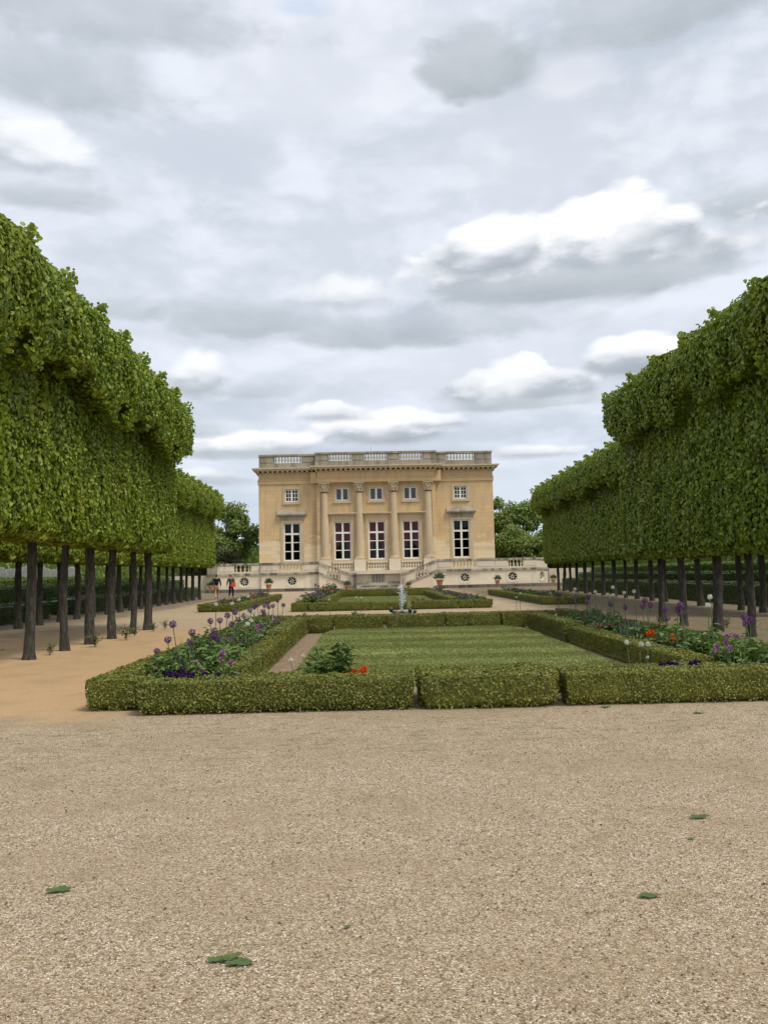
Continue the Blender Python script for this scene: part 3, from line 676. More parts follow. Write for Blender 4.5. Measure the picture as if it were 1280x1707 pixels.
# ------------------------------------------------------------------ fountain
def build_fountain():
    FX, FY = 1.05, 28.6; z = gz(FY)
    f = thing('garden_fountain', 'low round stone fountain basin with dark sculptures and white water jet between the parterres', 'fountain', (FX, FY, z))
    m = MB(); m.lathe([(1.95, -.1), (1.95, .10), (1.90, .13), (1.62, .13), (1.58, .10), (1.58, -.1)], 0, 0, 0, 56); m.build('basin_rim', 'pale terrace stone', f, None, 0, True)
    m = MB(); m.lathe([(1.58, -.06), (1.58, .06)], 0, 0, 0, 56); m.build('water', 'basin water', f)
    # lead putti: a skin-grown group of curled bodies
    m = MB()
    r = random.Random(4)
    def blob(x, y, zz, a, b, c, seg=12):
        V = []; Fc = []
        for i in range(9):
            th = math.pi * i / 8
            for k in range(seg):
                ph = 2 * math.pi * k / seg; w = 1 + .08 * math.sin(3 * ph + i)
                V.append((x + a * math.sin(th) * math.cos(ph) * w, y + b * math.sin(th) * math.sin(ph) * w, zz + c * math.cos(th)))
        Fc = [(i * seg + k, i * seg + (k + 1) % seg, (i + 1) * seg + (k + 1) % seg, (i + 1) * seg + k) for i in range(8) for k in range(seg)]
        m.add(V, Fc)
    def putto(x, y, zz, s, flip):
        blob(x, y, zz + .10 * s, .16 * s, .12 * s, .11 * s)                         # torso leaning
        blob(x - flip * .16 * s, y - .02, zz + .24 * s, .085 * s, .085 * s, .095 * s)  # head
        m.tube([(x - flip * .08 * s, y - .08 * s, zz + .16 * s), (x - flip * .16 * s, y - .16 * s, zz + .06 * s), (x - flip * .26 * s, y - .14 * s, zz + .02)], [.045 * s, .035 * s, .028 * s], 8)
        m.tube([(x + flip * .1 * s, y - .03, zz + .08 * s), (x + flip * .24 * s, y - .08 * s, zz + .15 * s), (x + flip * .36 * s, y - .05, zz + .03)], [.075 * s, .055 * s, .04 * s], 8)
        m.tube([(x + flip * .1 * s, y + .06, zz + .07 * s), (x + flip * .28 * s, y + .04, zz + .08 * s), (x + flip * .42 * s, y + .06, zz + .02)], [.075 * s, .055 * s, .04 * s], 8)
    blob(0, 0, .08, .34, .30, .10); putto(-.22, -.12, .12, .95, 1); putto(.14, -.05, .10, .85, -1); putto(.32, -.02, .08, .75, -1); blob(.04, .12, .16, .16, .16, .12)
    m.build('sculpture', 'lead sculpture', f, None, 0, True)
    # the jet: a broken column of drops rising and falling back
    rg = np.random.default_rng(3); n = 480; t = rg.random(n) ** .8; h = .2 + t * .98
    up = rg.random(n) < .35; sp = np.where(up, .012 + .02 * t, .02 + .075 * (1 - np.abs(t - .72) / .72) ** 1.0)
    cx = np.sin(h * 9 + 1) * .02; C = np.stack([cx + rg.normal(size=n) * sp * .8, rg.normal(size=n) * sp * .8, h], -1)
    ico_v = unit(np.array([[0, 0, 1], [1, 0, 0], [0, 1, 0], [-1, 0, 0], [0, -1, 0], [0, 0, -1]], float)); ico_f = np.array([[0, 1, 2], [0, 2, 3], [0, 3, 4], [0, 4, 1], [5, 2, 1], [5, 3, 2], [5, 4, 3], [5, 1, 4]])
    s = (.006 + .010 * rg.random(n))[:, None, None]; st = np.array([1, 1, 2.2])
    V = (C[:, None, :] + ico_v[None] * s * st).reshape(-1, 3); Fq = (np.arange(n)[:, None, None] * 6 + ico_f[None]).reshape(-1, 3)
    tag(link('water_jet', np_mesh('water_jet', V, Fq, True), 'white water spray', f), kind='stuff')
build_fountain()
# ------------------------------------------------------------------ pleached lime trees
def crown_mesh(seed, half, low, over, z0, zo, z1, density, L, side, ends=True, waves=.10):
    """clipped crown: profile across the row (side = +1 when its garden face looks to +x), overhanging top"""
    r = np.random.default_rng(seed)
    gf = [(0.0, z0), (low * .8, z0 + .02), (low, z0 + .25), (low * .96, zo - .5), (low * .90, zo - .02), (over * .90, zo - .04), (over, zo + .30), (over * 1.02, (zo + z1) / 2), (over * .95, z1 - .45), (over * .72, z1 - .10), (over * .35, z1)]
    bk = [(-over * .6, z1 - .1), (-low * 1.05, z1 - .5), (-low, z0 + .3), (-low * .8, z0), (0.0, z0)]
    prof = np.array(gf + bk); seg = np.linalg.norm(np.diff(prof, axis=0), axis=1); cum = np.concatenate([[0], np.cumsum(seg)])
    n = int(cum[-1] * 2 * half * density)
    s = r.random(n) * cum[-1]; k = np.clip(np.searchsorted(cum, s) - 1, 0, len(seg) - 1); f = ((s - cum[k]) / seg[k])[:, None]
    P2 = prof[k] * (1 - f) + prof[k + 1] * f; d2 = unit(prof[k + 1] - prof[k]); n2 = np.stack([d2[:, 1], -d2[:, 0]], -1)
    n2s = n2                                          # outward: profile runs counter-clockwise from below over the garden face
    y = (r.random(n) * 2 - 1) * half
    C = np.stack([P2[:, 0], y, P2[:, 1]], -1); N = np.stack([n2s[:, 0], np.zeros(n), n2s[:, 1]], -1)
    if ends:
        ne = int(2 * (low + over * .5) * (z1 - z0) * density * 1.0); zz = z0 + r.random(ne) * (z1 - z0)
        w = np.where(zz > zo, over, low); xx = -low + r.random(ne) * (w + low); sg = np.where(r.random(ne) < .5, -1.0, 1.0)
        C = np.concatenate([C, np.stack([xx, sg * half, zz], -1)]); N = np.concatenate([N, np.stack([np.zeros(ne), sg, np.zeros(ne)], -1)])
    n = len(C)
    disp = (fbm(C * 1.5, seed, 3) - .5) * waves * 2.6 + (fbm(C * 4.5 + 7, seed + 9, 2) - .5) * waves * 1.5 + r.normal(size=n) * .03
    disp *= np.where(C[:, 2] > zo - .1, 1.0, .62)
    lip = np.exp(-((C[:, 2] - zo) / .4) ** 2) * (C[:, 0] > low * .5); C[:, 2] += lip * (vnoise(np.stack([C[:, 1] * 1.3, C[:, 1] * 0 + seed, C[:, 0] * 0], -1), 5) - .55) * .8
    C = C + N * disp[:, None] - N * (r.random((n, 1)) ** 2) * .16
    sil = r.random(n) < .02; C[sil] += N[sil] * (r.random((sil.sum(), 1)) * .08)
    Nn = unit(N + r.normal(size=(n, 3)) * .36 + np.array([0, 0, .25])); T = unit(np.array([0, 0, -1.0]) + r.normal(size=(n, 3)) * .5 + N * .35)
    size = L * (.6 + .7 * r.random(n))
    V1, F1 = leaf_geo(C, Nn, T, size, size * .92, .14, .18)
    # the inner thicket the outer leaves grow from
    i = .10; w = 13; m = 15; inner = []
    pr = prof.copy(); cen = np.array([[0.0, 0.0]]); 
    V2 = []
    for a in np.linspace(-half + (.08 if ends else -.02), half - (.08 if ends else -.02), m):
        for (px, pz) in pr:
            cx = px - np.sign(px) * i * 1.3; cz = min(max(pz, z0 + .12), z1 - .14)
            if abs(pz - zo) < .06: cz += .42
            if abs(pz - zo - .3) < .02: cz += .25; cx = px - np.sign(px) * .3
            V2.append((cx, a, cz))
    q = len(pr); F2 = [(j * q + b, j * q + b + 1, (j + 1) * q + b + 1, (j + 1) * q + b) for j in range(m - 1) for b in range(q - 1)]
    capn = len(V2); 
    for a in (0, m - 1):
        V2.append((0, V2[a * q][1], (z0 + z1) / 2)); c = len(V2) - 1; F2 += [(c, a * q + b, a * q + b + 1, c) for b in range(q - 1)]
    F2 = np.array(F2); V2 = np.array(V2); V2 += (r.random(V2.shape) - .5) * .05
    V1[:, 0] *= side; V2[:, 0] *= side
    quads = [f for f in F2 if len(set(f)) == 4]; tris = [f for f in F2 if len(set(f)) == 3]
    # split caps into quads by doubling the shared centre
    Vx = list(V2); Fx = [tuple(f) for f in quads]
    for f in tris:
        Vx.append(np.array(Vx[f[0]]) + np.array([0.002, 0, .002])); Fx.append((f[0], f[1], f[2], len(Vx) - 1))
    V, Fq = cat([(V1, F1), (np.array(Vx), np.array(Fx))])
    me = np_mesh('crown', V, Fq); me.materials.append(MATS['lime leaves']); return me
def trunk_mesh(seed, h, r0):
    r = random.Random(seed); m = MB(); pts, rad = [], []
    lx, ly = r.uniform(-.06, .06), r.uniform(-.09, .09); bx = r.uniform(-.08, .08)
    for i in range(15):
        f = i / 14; z = -.08 + f * (h + .08)
        pts.append((lx * f + bx * math.sin(f * 3.1), ly * f + .03 * math.sin(f * 5 + seed), z))
        rad.append(r0 * (1.0 + .45 * math.exp(-f * 22) - .16 * f + r.uniform(-.05, .05) + (.16 if r.random() < .12 else 0)))
    m.tube(pts, rad, 12, .07)
    top = pts[-1]
    for k in range(4):
        a = r.uniform(0, 6.28); m.tube([(top[0], top[1], h - .3), (top[0] * .6 + .04 * math.cos(a), top[1] + .4 * math.sin(a), h + .3), (.03 * math.cos(a), top[1] + .6 * math.sin(a), h + .9)], [r0 * .5, r0 * .35, r0 * .2], 6)
    me = m.mesh('trunk', True); me.materials.append(MATS['mossy bark']); return me
TR = [trunk_mesh(i, 3.0, .092 + .013 * (i % 3)) for i in range(6)]
def lime_row(spots, crowns, side, labels, group, half, pick, fall=None):
    for i, (x, y, extra) in enumerate(spots):
        t = thing('lime_tree', labels(i, len(spots)), 'tree', (x, y, gz(y)), 0, group)
        tr = link('trunk', TR[(i * 5 + pick) % 6], None, t); tr.rotation_euler.z = i * 1.9
        c = link('crown', crowns[i % len(crowns)], None, t)
        sp = [abs(spots[j][1] - y) for j in (i - 1, i + 1) if 0 <= j < len(spots)]; lo = (spots[i - 1][1] - y) / 2 if i else -half; hi = (spots[i + 1][1] - y) / 2 if i + 1 < len(spots) else half + extra
        c.location.y = (lo + hi) / 2; c.scale.y = (hi - lo) / 2 / half * 1.03
        if fall: q = fall[0] + (fall[1] - fall[0]) * i / (len(spots) - 1); c.scale.z = q; c.location.z = fall[2] * (1 - q)
HALF = .95
cl = [crown_mesh(11 + i, HALF, .66, 1.22, 2.42, 5.85, 8.05, 440, .095, 1) for i in range(3)]
cr = [crown_mesh(21 + i, HALF, .50, .95, 1.88, 5.75, 7.25, 440, .095, -1) for i in range(3)]
cb = [crown_mesh(31 + i, HALF, .95, 1.55, 2.28, 6.05, 7.75, 230, .122, 1) for i in range(3)]
cbr = [crown_mesh(41 + i, HALF, .85, 1.70, 2.10, 6.1, 7.95, 230, .122, -1) for i in range(3)]
LN = [(-6.95, y, e) for y, e in ((13.3, 0), (15.2, 0), (17.1, 0), (19.05, 0), (20.8, 0), (22.5, 0), (24.4, 0), (26.0, .05))]
RN = [(8.5, y, e) for y, e in ((14.8, 0), (16.7, 0), (18.6, 0), (20.4, 0), (22.7, 0), (24.3, .85))]
LB = [(-11.9 - .012 * (y - 34), y, 0) for y in (24.4, 26.3, 28.2, 30.1, 32.0, 33.9, 35.8, 37.9, 40.0, 41.9, 43.8, 45.7, 47.5, 49.4, 51.3, 53.3, 55.2, 57.3, 59.6)]
RB = [(13.4 + .03 * (y - 34), y, 0) for y in (25.8, 27.9, 29.8, 31.7, 33.7, 35.8, 38.0, 40.0, 42.5, 44.7, 47.0, 49.6, 52.0, 54.0, 56.5, 58.8, 61.0, 63.2)]
lime_row(LN, cl, 1, lambda i, n: f'near-row lime tree on the orange sand path, {nth(n - 1 - i)} from the fountain end', 'limes in the near row on the sand path', HALF, 0, (.965, .875, 2.42))
lime_row(RN, cr, -1, lambda i, n: f'near-row lime tree on the shaded side, {nth(n - 1 - i)} from the fountain end', 'limes in the near row on the shaded side', HALF, 2)
lime_row(LB, cb, 1, lambda i, n: f"outer-row lime tree on the strollers' side, {nth(n - 1 - i)} from the mansion end", "limes in the outer row on the strollers' side", HALF, 1)
lime_row(RB, cbr, -1, lambda i, n: f'outer-row lime tree on the shaded side, {nth(n - 1 - i)} from the mansion end', 'limes in the outer row on the shaded side', HALF, 3)

# ------------------------------------------------------------------ clipped hedges
def hedge(name, label, cat_, x0, x1, y0, y1, h, L, dens, material='box hedge leaves', group=None, seed=0, rough=.02, dz=0.0, rnd=0.0, taper=0.0):
    r = np.random.default_rng(seed + 100); w, d = x1 - x0, y1 - y0
    faces = [((x0, y0, 0), (w, 0, 0), (0, 0, h), (0, -1, 0)), ((x0, y1, 0), (w, 0, 0), (0, 0, h), (0, 1, 0)), ((x0, y0, 0), (0, d, 0), (0, 0, h), (-1, 0, 0)),
             ((x1, y0, 0), (0, d, 0), (0, 0, h), (1, 0, 0)), ((x0, y0, h), (w, 0, 0), (0, d, 0), (0, 0, 1))]
    Cs, Ns = [], []
    for o, a, b, nn in faces:
        o, a, b, nn = map(lambda q: np.array(q, float), (o, a, b, nn)); n = int(np.linalg.norm(a) * np.linalg.norm(b) * dens) + 1
        C = o + a * r.random((n, 1)) + b * r.random((n, 1)); Cs.append(C); Ns.append(np.tile(nn, (n, 1)))
    C = np.concatenate(Cs); N = np.concatenate(Ns); n = len(C)
    f = C[:, 2] / h
    disp = (fbm(C * 2.2, seed, 3) - .5) * rough * 3.2 + (fbm(C * 11, seed + 3, 2) - .5) * rough * 2.2
    C = C + N * disp[:, None] - N * (r.random((n, 1)) ** 2) * L * .9
    cx, cy = (x0 + x1) / 2, (y0 + y1) / 2
    base = np.clip(1 - f, 0, 1) ** 3 * .11 * min(1, h / .4)       # ragged, slightly drawn-in foot
    C[:, 0] -= np.sign(C[:, 0] - cx) * base * r.random(n); C[:, 1] -= np.sign(C[:, 1] - cy) * base * r.random(n)
    keep = (f > .25) | (r.random(n) < .18 + 3 * f * r.random(n)); C, N = C[keep], N[keep]; n = len(C)
    if rnd:                                           # rounded foot and shoulders
        u = (C[:, 0] - cx) / (w / 2); C[:, 1] += rnd * np.abs(u) ** 6 * np.where(C[:, 1] < cy, 1, -1)
    Nn = unit(N + r.normal(size=(n, 3)) * .40 + np.array([0, 0, .12])); T = unit(r.normal(size=(n, 3)) + N * .45 + np.array([0, 0, .5]))
    sz = L * (.65 + .7 * r.random(n)); V1, F1 = leaf_geo(C, Nn, T, sz, sz * .62, .12, .1)
    i = L * .9 + rough * .6; nx = max(2, int(w / .12)); ny = max(2, int(d / .12)); nx, ny = min(nx, 160), min(ny, 160)
    xs = np.linspace(x0 + i, x1 - i, nx); ys = np.linspace(y0 + i, y1 - i, ny); zs = np.linspace(.02, h - i, 4)
    V2, F2 = [], []
    def grid(A, B, fn):
        o = len(V2)
        for b in B:
            for a in A: V2.append(fn(a, b))
        F2.extend([(o + j * len(A) + k, o + j * len(A) + k + 1, o + (j + 1) * len(A) + k + 1, o + (j + 1) * len(A) + k) for j in range(len(B) - 1) for k in range(len(A) - 1)])
    grid(xs, ys, lambda a, b: (a, b, h - i)); grid(xs, zs, lambda a, b: (a, y0 + i + .09 * (b < h * .3), b)); grid(xs, zs, lambda a, b: (a, y1 - i, b)); grid(ys, zs, lambda a, b: (x0 + i, a, b)); grid(ys, zs, lambda a, b: (x1 - i, a, b))
    V2 = np.array(V2, float); V2 += (fbm(V2 * 9, seed + 5, 2)[:, None] - .5) * rough * 1.2
    if rnd: u = (V2[:, 0] - cx) / (w / 2); V2[:, 1] += rnd * np.abs(u) ** 6 * np.where(V2[:, 1] < cy, 1, -1)
    V, Fq = cat([(V1, F1), (V2, np.array(F2))]); V[:, 2] += gz(V[:, 1]) + dz
    o = np.array([cx, y0, gz(y0) + dz]); ob = link(name, np_mesh(name, V - o, Fq), material, None, tuple(o))
    return tag(ob, label, cat_, group)
BH = .385
G1 = 'box hedges of the near parterre'
def bx(label, x0, x1, y0, y1, h=BH, L=.024, dens=2600, seed=0, group=G1, **k): return hedge('box_hedge', label, 'hedge', x0, x1, y0, y1, h, L, dens * 1.9, 'box hedge leaves', group, seed, **k)
bx('short box hedge stub set back at the sand path corner of the near parterre', -3.48, -2.77, 10.22, 10.72, BH, .026, 2600, 1)
bx('long front box hedge with poppies and peony behind it', -2.74, .47, 9.80, 10.30, BH, .026, 2600, 2)
bx('thick rounded box hedge block in the middle of the front edge', .56, 2.18, 9.74, 10.86, BH, .030, 2300, 3, rnd=.10, rough=.03)
bx('long front box hedge below the dark pansies on the shaded side', 2.27, 5.45, 9.78, 10.28, BH, .026, 2600, 4)
bx('short box hedge stub at the shaded front corner', 5.5, 6.1, 10.15, 10.6, BH, .026, 2000, 5)
bx('outer box hedge running back along the orange sand path', -3.48, -3.08, 10.74, 26.0, BH, .032, 1300, 6)
bx('outer box hedge running back beside the shaded tree row', 5.75, 6.12, 10.62, 26.0, BH, .034, 900, 7)
bx('low inner front hedge behind the peony and poppies', -1.72, .5, 10.78, 11.1, .33, .026, 2200, 8)
bx('low inner front hedge behind the dark pansies', 2.24, 4.62, 10.78, 11.1, .33, .026, 2200, 9)
bx('lower near length of inner hedge beside the sand path bed', -2.13, -1.73, 11.5, 17.0, .36, .028, 1900, 10)
bx('short cross hedge joining the lower inner hedge to the flowers, sand path side', -3.0, -2.15, 16.6, 16.98, .37, .028, 1700, 11)
bx('taller far length of inner hedge beside the sand path bed', -2.16, -1.75, 17.08, 22.55, .46, .030, 1600, 12)
bx('lower near length of inner hedge on the shaded side', 4.22, 4.64, 11.3, 18.0, .37, .028, 1900, 13)
bx('short cross hedge off the inner hedge on the shaded side', 4.66, 5.5, 17.7, 18.02, .38, .028, 1500, 14)
bx('taller far length of inner hedge on the shaded side', 4.18, 4.6, 18.1, 22.5, .46, .030, 1600, 15)
for i, (a, b, lab) in enumerate(((-1.75, -1.05, 'end piece of the hedge closing the lawn, beside the sand path'), (-1.0, .33, 'second piece of the hedge closing the lawn, on the sand path side'),
                                 (.41, 1.98, 'middle piece of the hedge closing the lawn, under the fountain'), (2.02, 3.5, 'fourth piece of the hedge closing the lawn, towards the shaded side'), (3.54, 4.2, 'end piece of the hedge closing the lawn, on the shaded side'))):
    bx(lab, a, b, 22.6, 23.05, .46, .032, 1500, 20 + i)
bx('low outer box hedge strip in front of the fountain basin', -3.0, 5.7, 25.7, 26.05, .34, .036, 900, 26)
G2 = 'box hedges of the far parterres'
def b2(label, x0, x1, y0, y1, h=.36, seed=0, d=700): return bx(label, x0, x1, y0, y1, h, .045, d, seed, G2)
b2('front hedge end piece of the far central parterre, nearer the strollers', -3.5, -2.75, 36.3, 36.9, .37, 30)
b2('longest front hedge of the far central parterre, strollers side of the jet', -2.72, .05, 36.1, 36.6, .37, 31)
b2('small front hedge of the far central parterre behind the water jet', .1, 1.55, 36.15, 36.7, .34, 32)
b2('front hedge of the far central parterre with roses behind it', 1.75, 4.45, 36.1, 36.6, .37, 33)
b2('short end hedge of the far central parterre on the shaded side', 4.48, 5.3, 36.2, 36.7, .37, 34)
b2('outer side hedge of the far central parterre, strollers side', -3.5, -3.1, 36.95, 57, .36, 35, 350)
b2('outer side hedge of the far central parterre, shaded side', 4.9, 5.3, 36.75, 57, .36, 36, 350)
b2('inner side hedge of the far lawn, strollers side', -2.45, -2.0, 40, 56.5, .42, 37, 450)
b2('inner side hedge of the far lawn, shaded side', 3.6, 4.05, 39, 56.5, .42, 38, 450)
b2('back hedge closing the far lawn before the pink pavement', -2.4, 4.05, 56.8, 57.4, .55, 39, 450)
for s, nm in ((-1, 'on the strollers side'), (1, 'on the shaded side')):
    f = lambda a, b: sorted((.95 + s * a, .95 + s * b))
    b2(f'front hedge of the narrow flower bed {nm}', *f(6.9, 8.85), 37.9, 38.35, .36, 50 + s, 600)
    b2(f'inner long hedge of the narrow flower bed {nm}', *f(6.9, 7.3), 38.4, 56, .36, 54 + s, 450)
    b2(f'outer long hedge of the narrow flower bed {nm}', *f(8.45, 8.85), 38.4, 56, .36, 58 + s, 250)
# tall clipped hedges behind the tree rows
def yh(label, x0, x1, y0, y1, h, L, d, seed, m='yew hedge leaves'): return hedge('clipped_hedge', label, 'hedge', x0, x1, y0, y1, h, L, d, m, 'clipped hedges behind the limes', seed, rough=.05)
yh('lower dark clipped hedge behind the outer lime trunks, beside the white rope', -14.6, -13.5, 23, 35.5, .72, .07, 260, 61)
yh('lower dark clipped hedge behind the outer limes, past the rope gap towards the mansion', -14.8, -13.5, 38.4, 66, .78, .08, 200, 62)
yh('middle dark clipped hedge tier beyond the sand path, below the added lit-top tier', -16.5, -15.6, 22, 70, 1.36, .08, 170, 63)
yh('added hedge tier in brighter leaves for the lit hedge top, below the picket fence', -18.4, -16.7, 22, 70, 1.74, .08, 190, 68, 'fresh foliage')  # rear tier added; its brighter leaf colour stands for light on the hedge top
yh('lower dark clipped hedge behind the outer limes, on the shaded side', 15.2, 16.3, 31, 66, .88, .08, 200, 64)
yh('lower clipped hedge behind the limes beside the rope on the shaded side', 14.9, 16.0, 22, 28.6, .88, .08, 220, 66)
yh('middle dark clipped hedge tier on the shaded side, below the added lit-top tier', 17.4, 18.4, 22, 70, 1.32, .08, 170, 65)
yh('added hedge tier in brighter leaves for the lit top, on the shaded side', 18.6, 20.4, 22, 70, 1.80, .08, 190, 69, 'fresh foliage')  # added tier as well; lit hedge top put into the fresh leaf colour
def rope(label, x, y0, y1):
    o = thing('barrier_rope', label, 'rope barrier', (x, y0, gz(y0)), 0, 'rope barriers'); d = y1 - y0
    MB().tube([(0, d * f, .80 - .09 * math.sin(math.pi * f)) for f in np.linspace(0, 1, 12)], .018, 6).build('rope', 'rope', o)
    for yy in (0, d): MB().tube([(0, yy, -.05), (0, yy, .84)], .025, 8).build('post', 'black iron', o)
rope('white rope sagging across a gap in the dark hedge beyond the sand path', -13.6, 33.0, 38.2)
rope('white rope between posts behind the shaded tree trunks', 15.0, 27.3, 31.0)
def fence():
    o = thing('picket_fence', 'silver grey wooden picket fence above the tall hedge beyond the sand path', 'fence', (-19.6, 26, 0)); m = MB(); r = random.Random(3)
    for i in range(165):
        y = i * .18; h = 2.62 + r.uniform(-.05, .05) + .12 * math.sin(y * .9); m.prismx([(y, .3), (y + .06, .3), (y + .06, h), (y + .03, h + .08), (y, h)], -.02 + r.uniform(-.01, .01), .02)
    m.build('picket_panel', 'silver grey wood', o)
    m = MB(); m.box(-.07, -.021, 0, 29.6, 2.2, 2.27); m.box(-.07, -.021, 0, 29.6, 1.2, 1.27); m.build('rail', 'silver grey wood', o)
    for k in range(11): MB().box(-.17, -.072, k * 2.95, k * 2.95 + .1, 0, 2.75).build('post', 'silver grey wood', o)
fence()

# ------------------------------------------------------------------ lawn, earth and beds
sheet('bed_soil', np.linspace(-3.05, 5.72, 5), np.linspace(10.25, 25.75, 6), 'bed soil', .008)
sheet('lawn_border', np.linspace(-1.74, 4.22, 5), np.linspace(11.12, 22.6, 6), 'dry bed earth', .012)
sheet('far_bed_soil', np.linspace(-3.1, 4.9, 5), np.linspace(36.6, 57, 6), 'bed soil', .008)
for s in (-1, 1): sheet('narrow_bed_soil', sorted((.95 + s * 7.3, .95 + s * 8.45)), np.linspace(38.3, 56, 5), 'bed soil', .008)
def lawn_h(X, Y):                                     # the lawn is a shallow mound with two trodden steps across it
    return .02 + .10 * np.clip((Y - 11.6) / 1.2, 0, 1) * np.clip((22.4 - Y) / .5, 0, 1) + .02 * (np.tanh((Y - 15.4) * 6) + np.tanh((Y - 18.8) * 6)) * .5
def lawn_edge(y):                                     # rounded far corners
    f = np.clip((y - 20.0) / 2.4, 0, 1); return f * f * .45
ys = np.linspace(11.7, 22.35, 60); xs = np.linspace(0, 1, 24)
V = np.array([(-1.2 + lawn_edge(y) + (5.05 - 2 * lawn_edge(y)) * a, y, 0) for y in ys for a in xs]); V[:, 2] = gz(V[:, 1]) + .012 + lawn_h(V[:, 0], V[:, 1])
k = len(xs); tag(link('lawn', np_mesh('lawn', V, [(j * k + i, j * k + i + 1, (j + 1) * k + i + 1, (j + 1) * k + i) for j in range(len(ys) - 1) for i in range(k - 1)]), 'lawn soil'), kind='structure')
def grass(name, x0, x1, y0, y1, n, hgt, w, zf, mask=None, edge=None):
    r = np.random.default_rng(5); X = x0 + r.random(n) * (x1 - x0); Y = y0 + r.random(n) * (y1 - y0)
    if edge is not None: e = edge(Y); kp = (X > x0 + e) & (X < x1 - e); X, Y = X[kp], Y[kp]
    if mask is not None: kp = r.random(len(X)) < mask(X, Y); X, Y = X[kp], Y[kp]
    n = len(X); B = np.stack([X, Y, gz(Y) + zf(X, Y)], -1); a = r.random(n) * 6.283; wv = np.stack([np.cos(a), np.sin(a), np.zeros(n)], -1) * w
    h = hgt * (.5 + .8 * r.random(n)); band = np.sign(np.sin((Y + .25 * np.sin(X * .6)) * math.pi / .85)); tip = np.stack([r.normal(size=n) * .4, r.normal(size=n) * .4 + band * .20, np.ones(n)], -1) * h[:, None]
    V = np.stack([B - wv / 2, B + wv / 2, B + tip], 1).reshape(-1, 3); return tag(link(name, np_mesh(name, V, np.arange(3 * n).reshape(-1, 3)), 'short grass'), kind='stuff')
grass('lawn_grass', -1.2, 3.85, 11.7, 22.35, 150000, .022, .022, lambda X, Y: .012 + lawn_h(X, Y), lambda X, Y: np.where(np.abs(Y - 15.4 - .25 * np.sin(X * .8)) < .07, .25, 1.0) * np.where(np.abs(Y - 18.8 - .2 * np.sin(X)) < .09, .2, 1) * np.where(fbm(np.stack([X, Y * .7, X * 0], -1) * 1.3, 8) > .62, .55, 1.0), lawn_edge)
sheet('far_lawn', np.linspace(-1.95, 3.55, 5), np.linspace(37.0, 56.6, 8), 'lawn soil', .03)
grass('far_lawn_grass', -1.95, 3.55, 37.0, 56.6, 40000, .035, .045, lambda X, Y: .03)
sheet('grass_strip', np.linspace(-2.6, 4.9, 6), [26.1, 28.6, 30.6], 'lawn soil', .006)
grass('grass_strip_blades', -2.6, 4.9, 26.1, 30.6, 26000, .045, .022, lambda X, Y: .006, lambda X, Y: (np.hypot(X - 1.05, Y - 28.6) > 1.98) * 1.0)
# ------------------------------------------------------------------ flowers and border plants: one prototype of each, then copies
def blades(n, h, spread, w, seed, bend=.6):
    r = np.random.default_rng(seed); V, Fq = [], []
    for i in range(n):
        a = r.random() * 6.283; d = np.array([math.cos(a), math.sin(a), 0]); s = np.array([-d[1], d[0], 0]); hh = h * (.6 + .5 * r.random()); b = bend * r.random(); st = d * spread * .35 * r.random(); o = len(V)
        for j in range(5):
            f = j / 4; p = st + d * spread * (f ** 2) * b * 1.4 + np.array([0, 0, hh * (f - .35 * b * f ** 3)]); ww = w * (1 - f ** 2 * .95) / 2
            V += [p - s * ww, p + s * ww]
        Fq += [(o + 2 * j, o + 2 * j + 1, o + 2 * j + 3, o + 2 * j + 2) for j in range(4)]
    return np.array(V), np.array(Fq)
def bush(seed, rad, h, n, L, wr=.34):
    r = np.random.default_rng(seed); P_, F_ = [], []
    ns = 14; per = n // ns
    for i in range(ns):
        a = r.random() * 6.283; tilt = r.random() ** .6; top = np.array([math.cos(a) * rad * tilt, math.sin(a) * rad * tilt, h * (1.02 - .35 * tilt ** 2) * (.8 + .3 * r.random())])
        f = (.15 + .85 * r.random(per)) [:, None]; C = top * f ** np.array([[1.3, 1.3, .9]]) + r.normal(size=(per, 3)) * .03
        az_ = r.random(per) * 6.283; T = np.stack([np.cos(az_), np.sin(az_), .15 + .5 * r.random(per)], -1); C = C + T * L * .4
        N = unit(np.array([0, 0, 1.0]) + r.normal(size=(per, 3)) * .45); P_.append(leaf_geo(C, N, T, L * (.6 + .7 * r.random(per)), L * wr, .1, .2))
    return cat(P_)
def petals(n, rad, L, seed, squash=1.0, full=True, z=0.0):
    r = np.random.default_rng(seed); d = unit(r.normal(size=(n, 3))); 
    if not full: d[:, 2] = np.abs(d[:, 2])
    C = d * rad * (.45 + .55 * r.random((n, 1)) ** .6) * np.array([1, 1, squash]); C[:, 2] += z
    return leaf_geo(C, unit(d + r.normal(size=(n, 3)) * .5), rdir(n), L, L * .8, .2, .1)
def M_(name, VF, material): me = np_mesh(name, *VF); me.materials.append(MATS[material]); return me
PROTO = {}
def proto(kind, name, cat_, build):
    o = thing(name, None, cat_); build(o); PROTO[kind] = o
def allium(h, rad, pet, seed, n=150):
    def f(o):
        r = random.Random(seed); m = MB(); bx_, by_ = r.uniform(-.06, .06), r.uniform(-.06, .06)
        m.tube([(bx_ * q * q, by_ * q * q, h * q) for q in np.linspace(0, 1, 6)], [.009, .008, .008, .007, .007, .006], 5); m.build('stem', 'plant stem', o)
        hd = link('flower_head', M_('flower_head', petals(n, rad, rad * .34, seed), pet), None, o, (bx_, by_, h + rad * .5))
    return f
def bushy(seed, rad, h, n, L, m_, wr=.34): return lambda o: link('foliage', M_('foliage', bush(seed, rad, h, n, L, wr), m_), None, o)
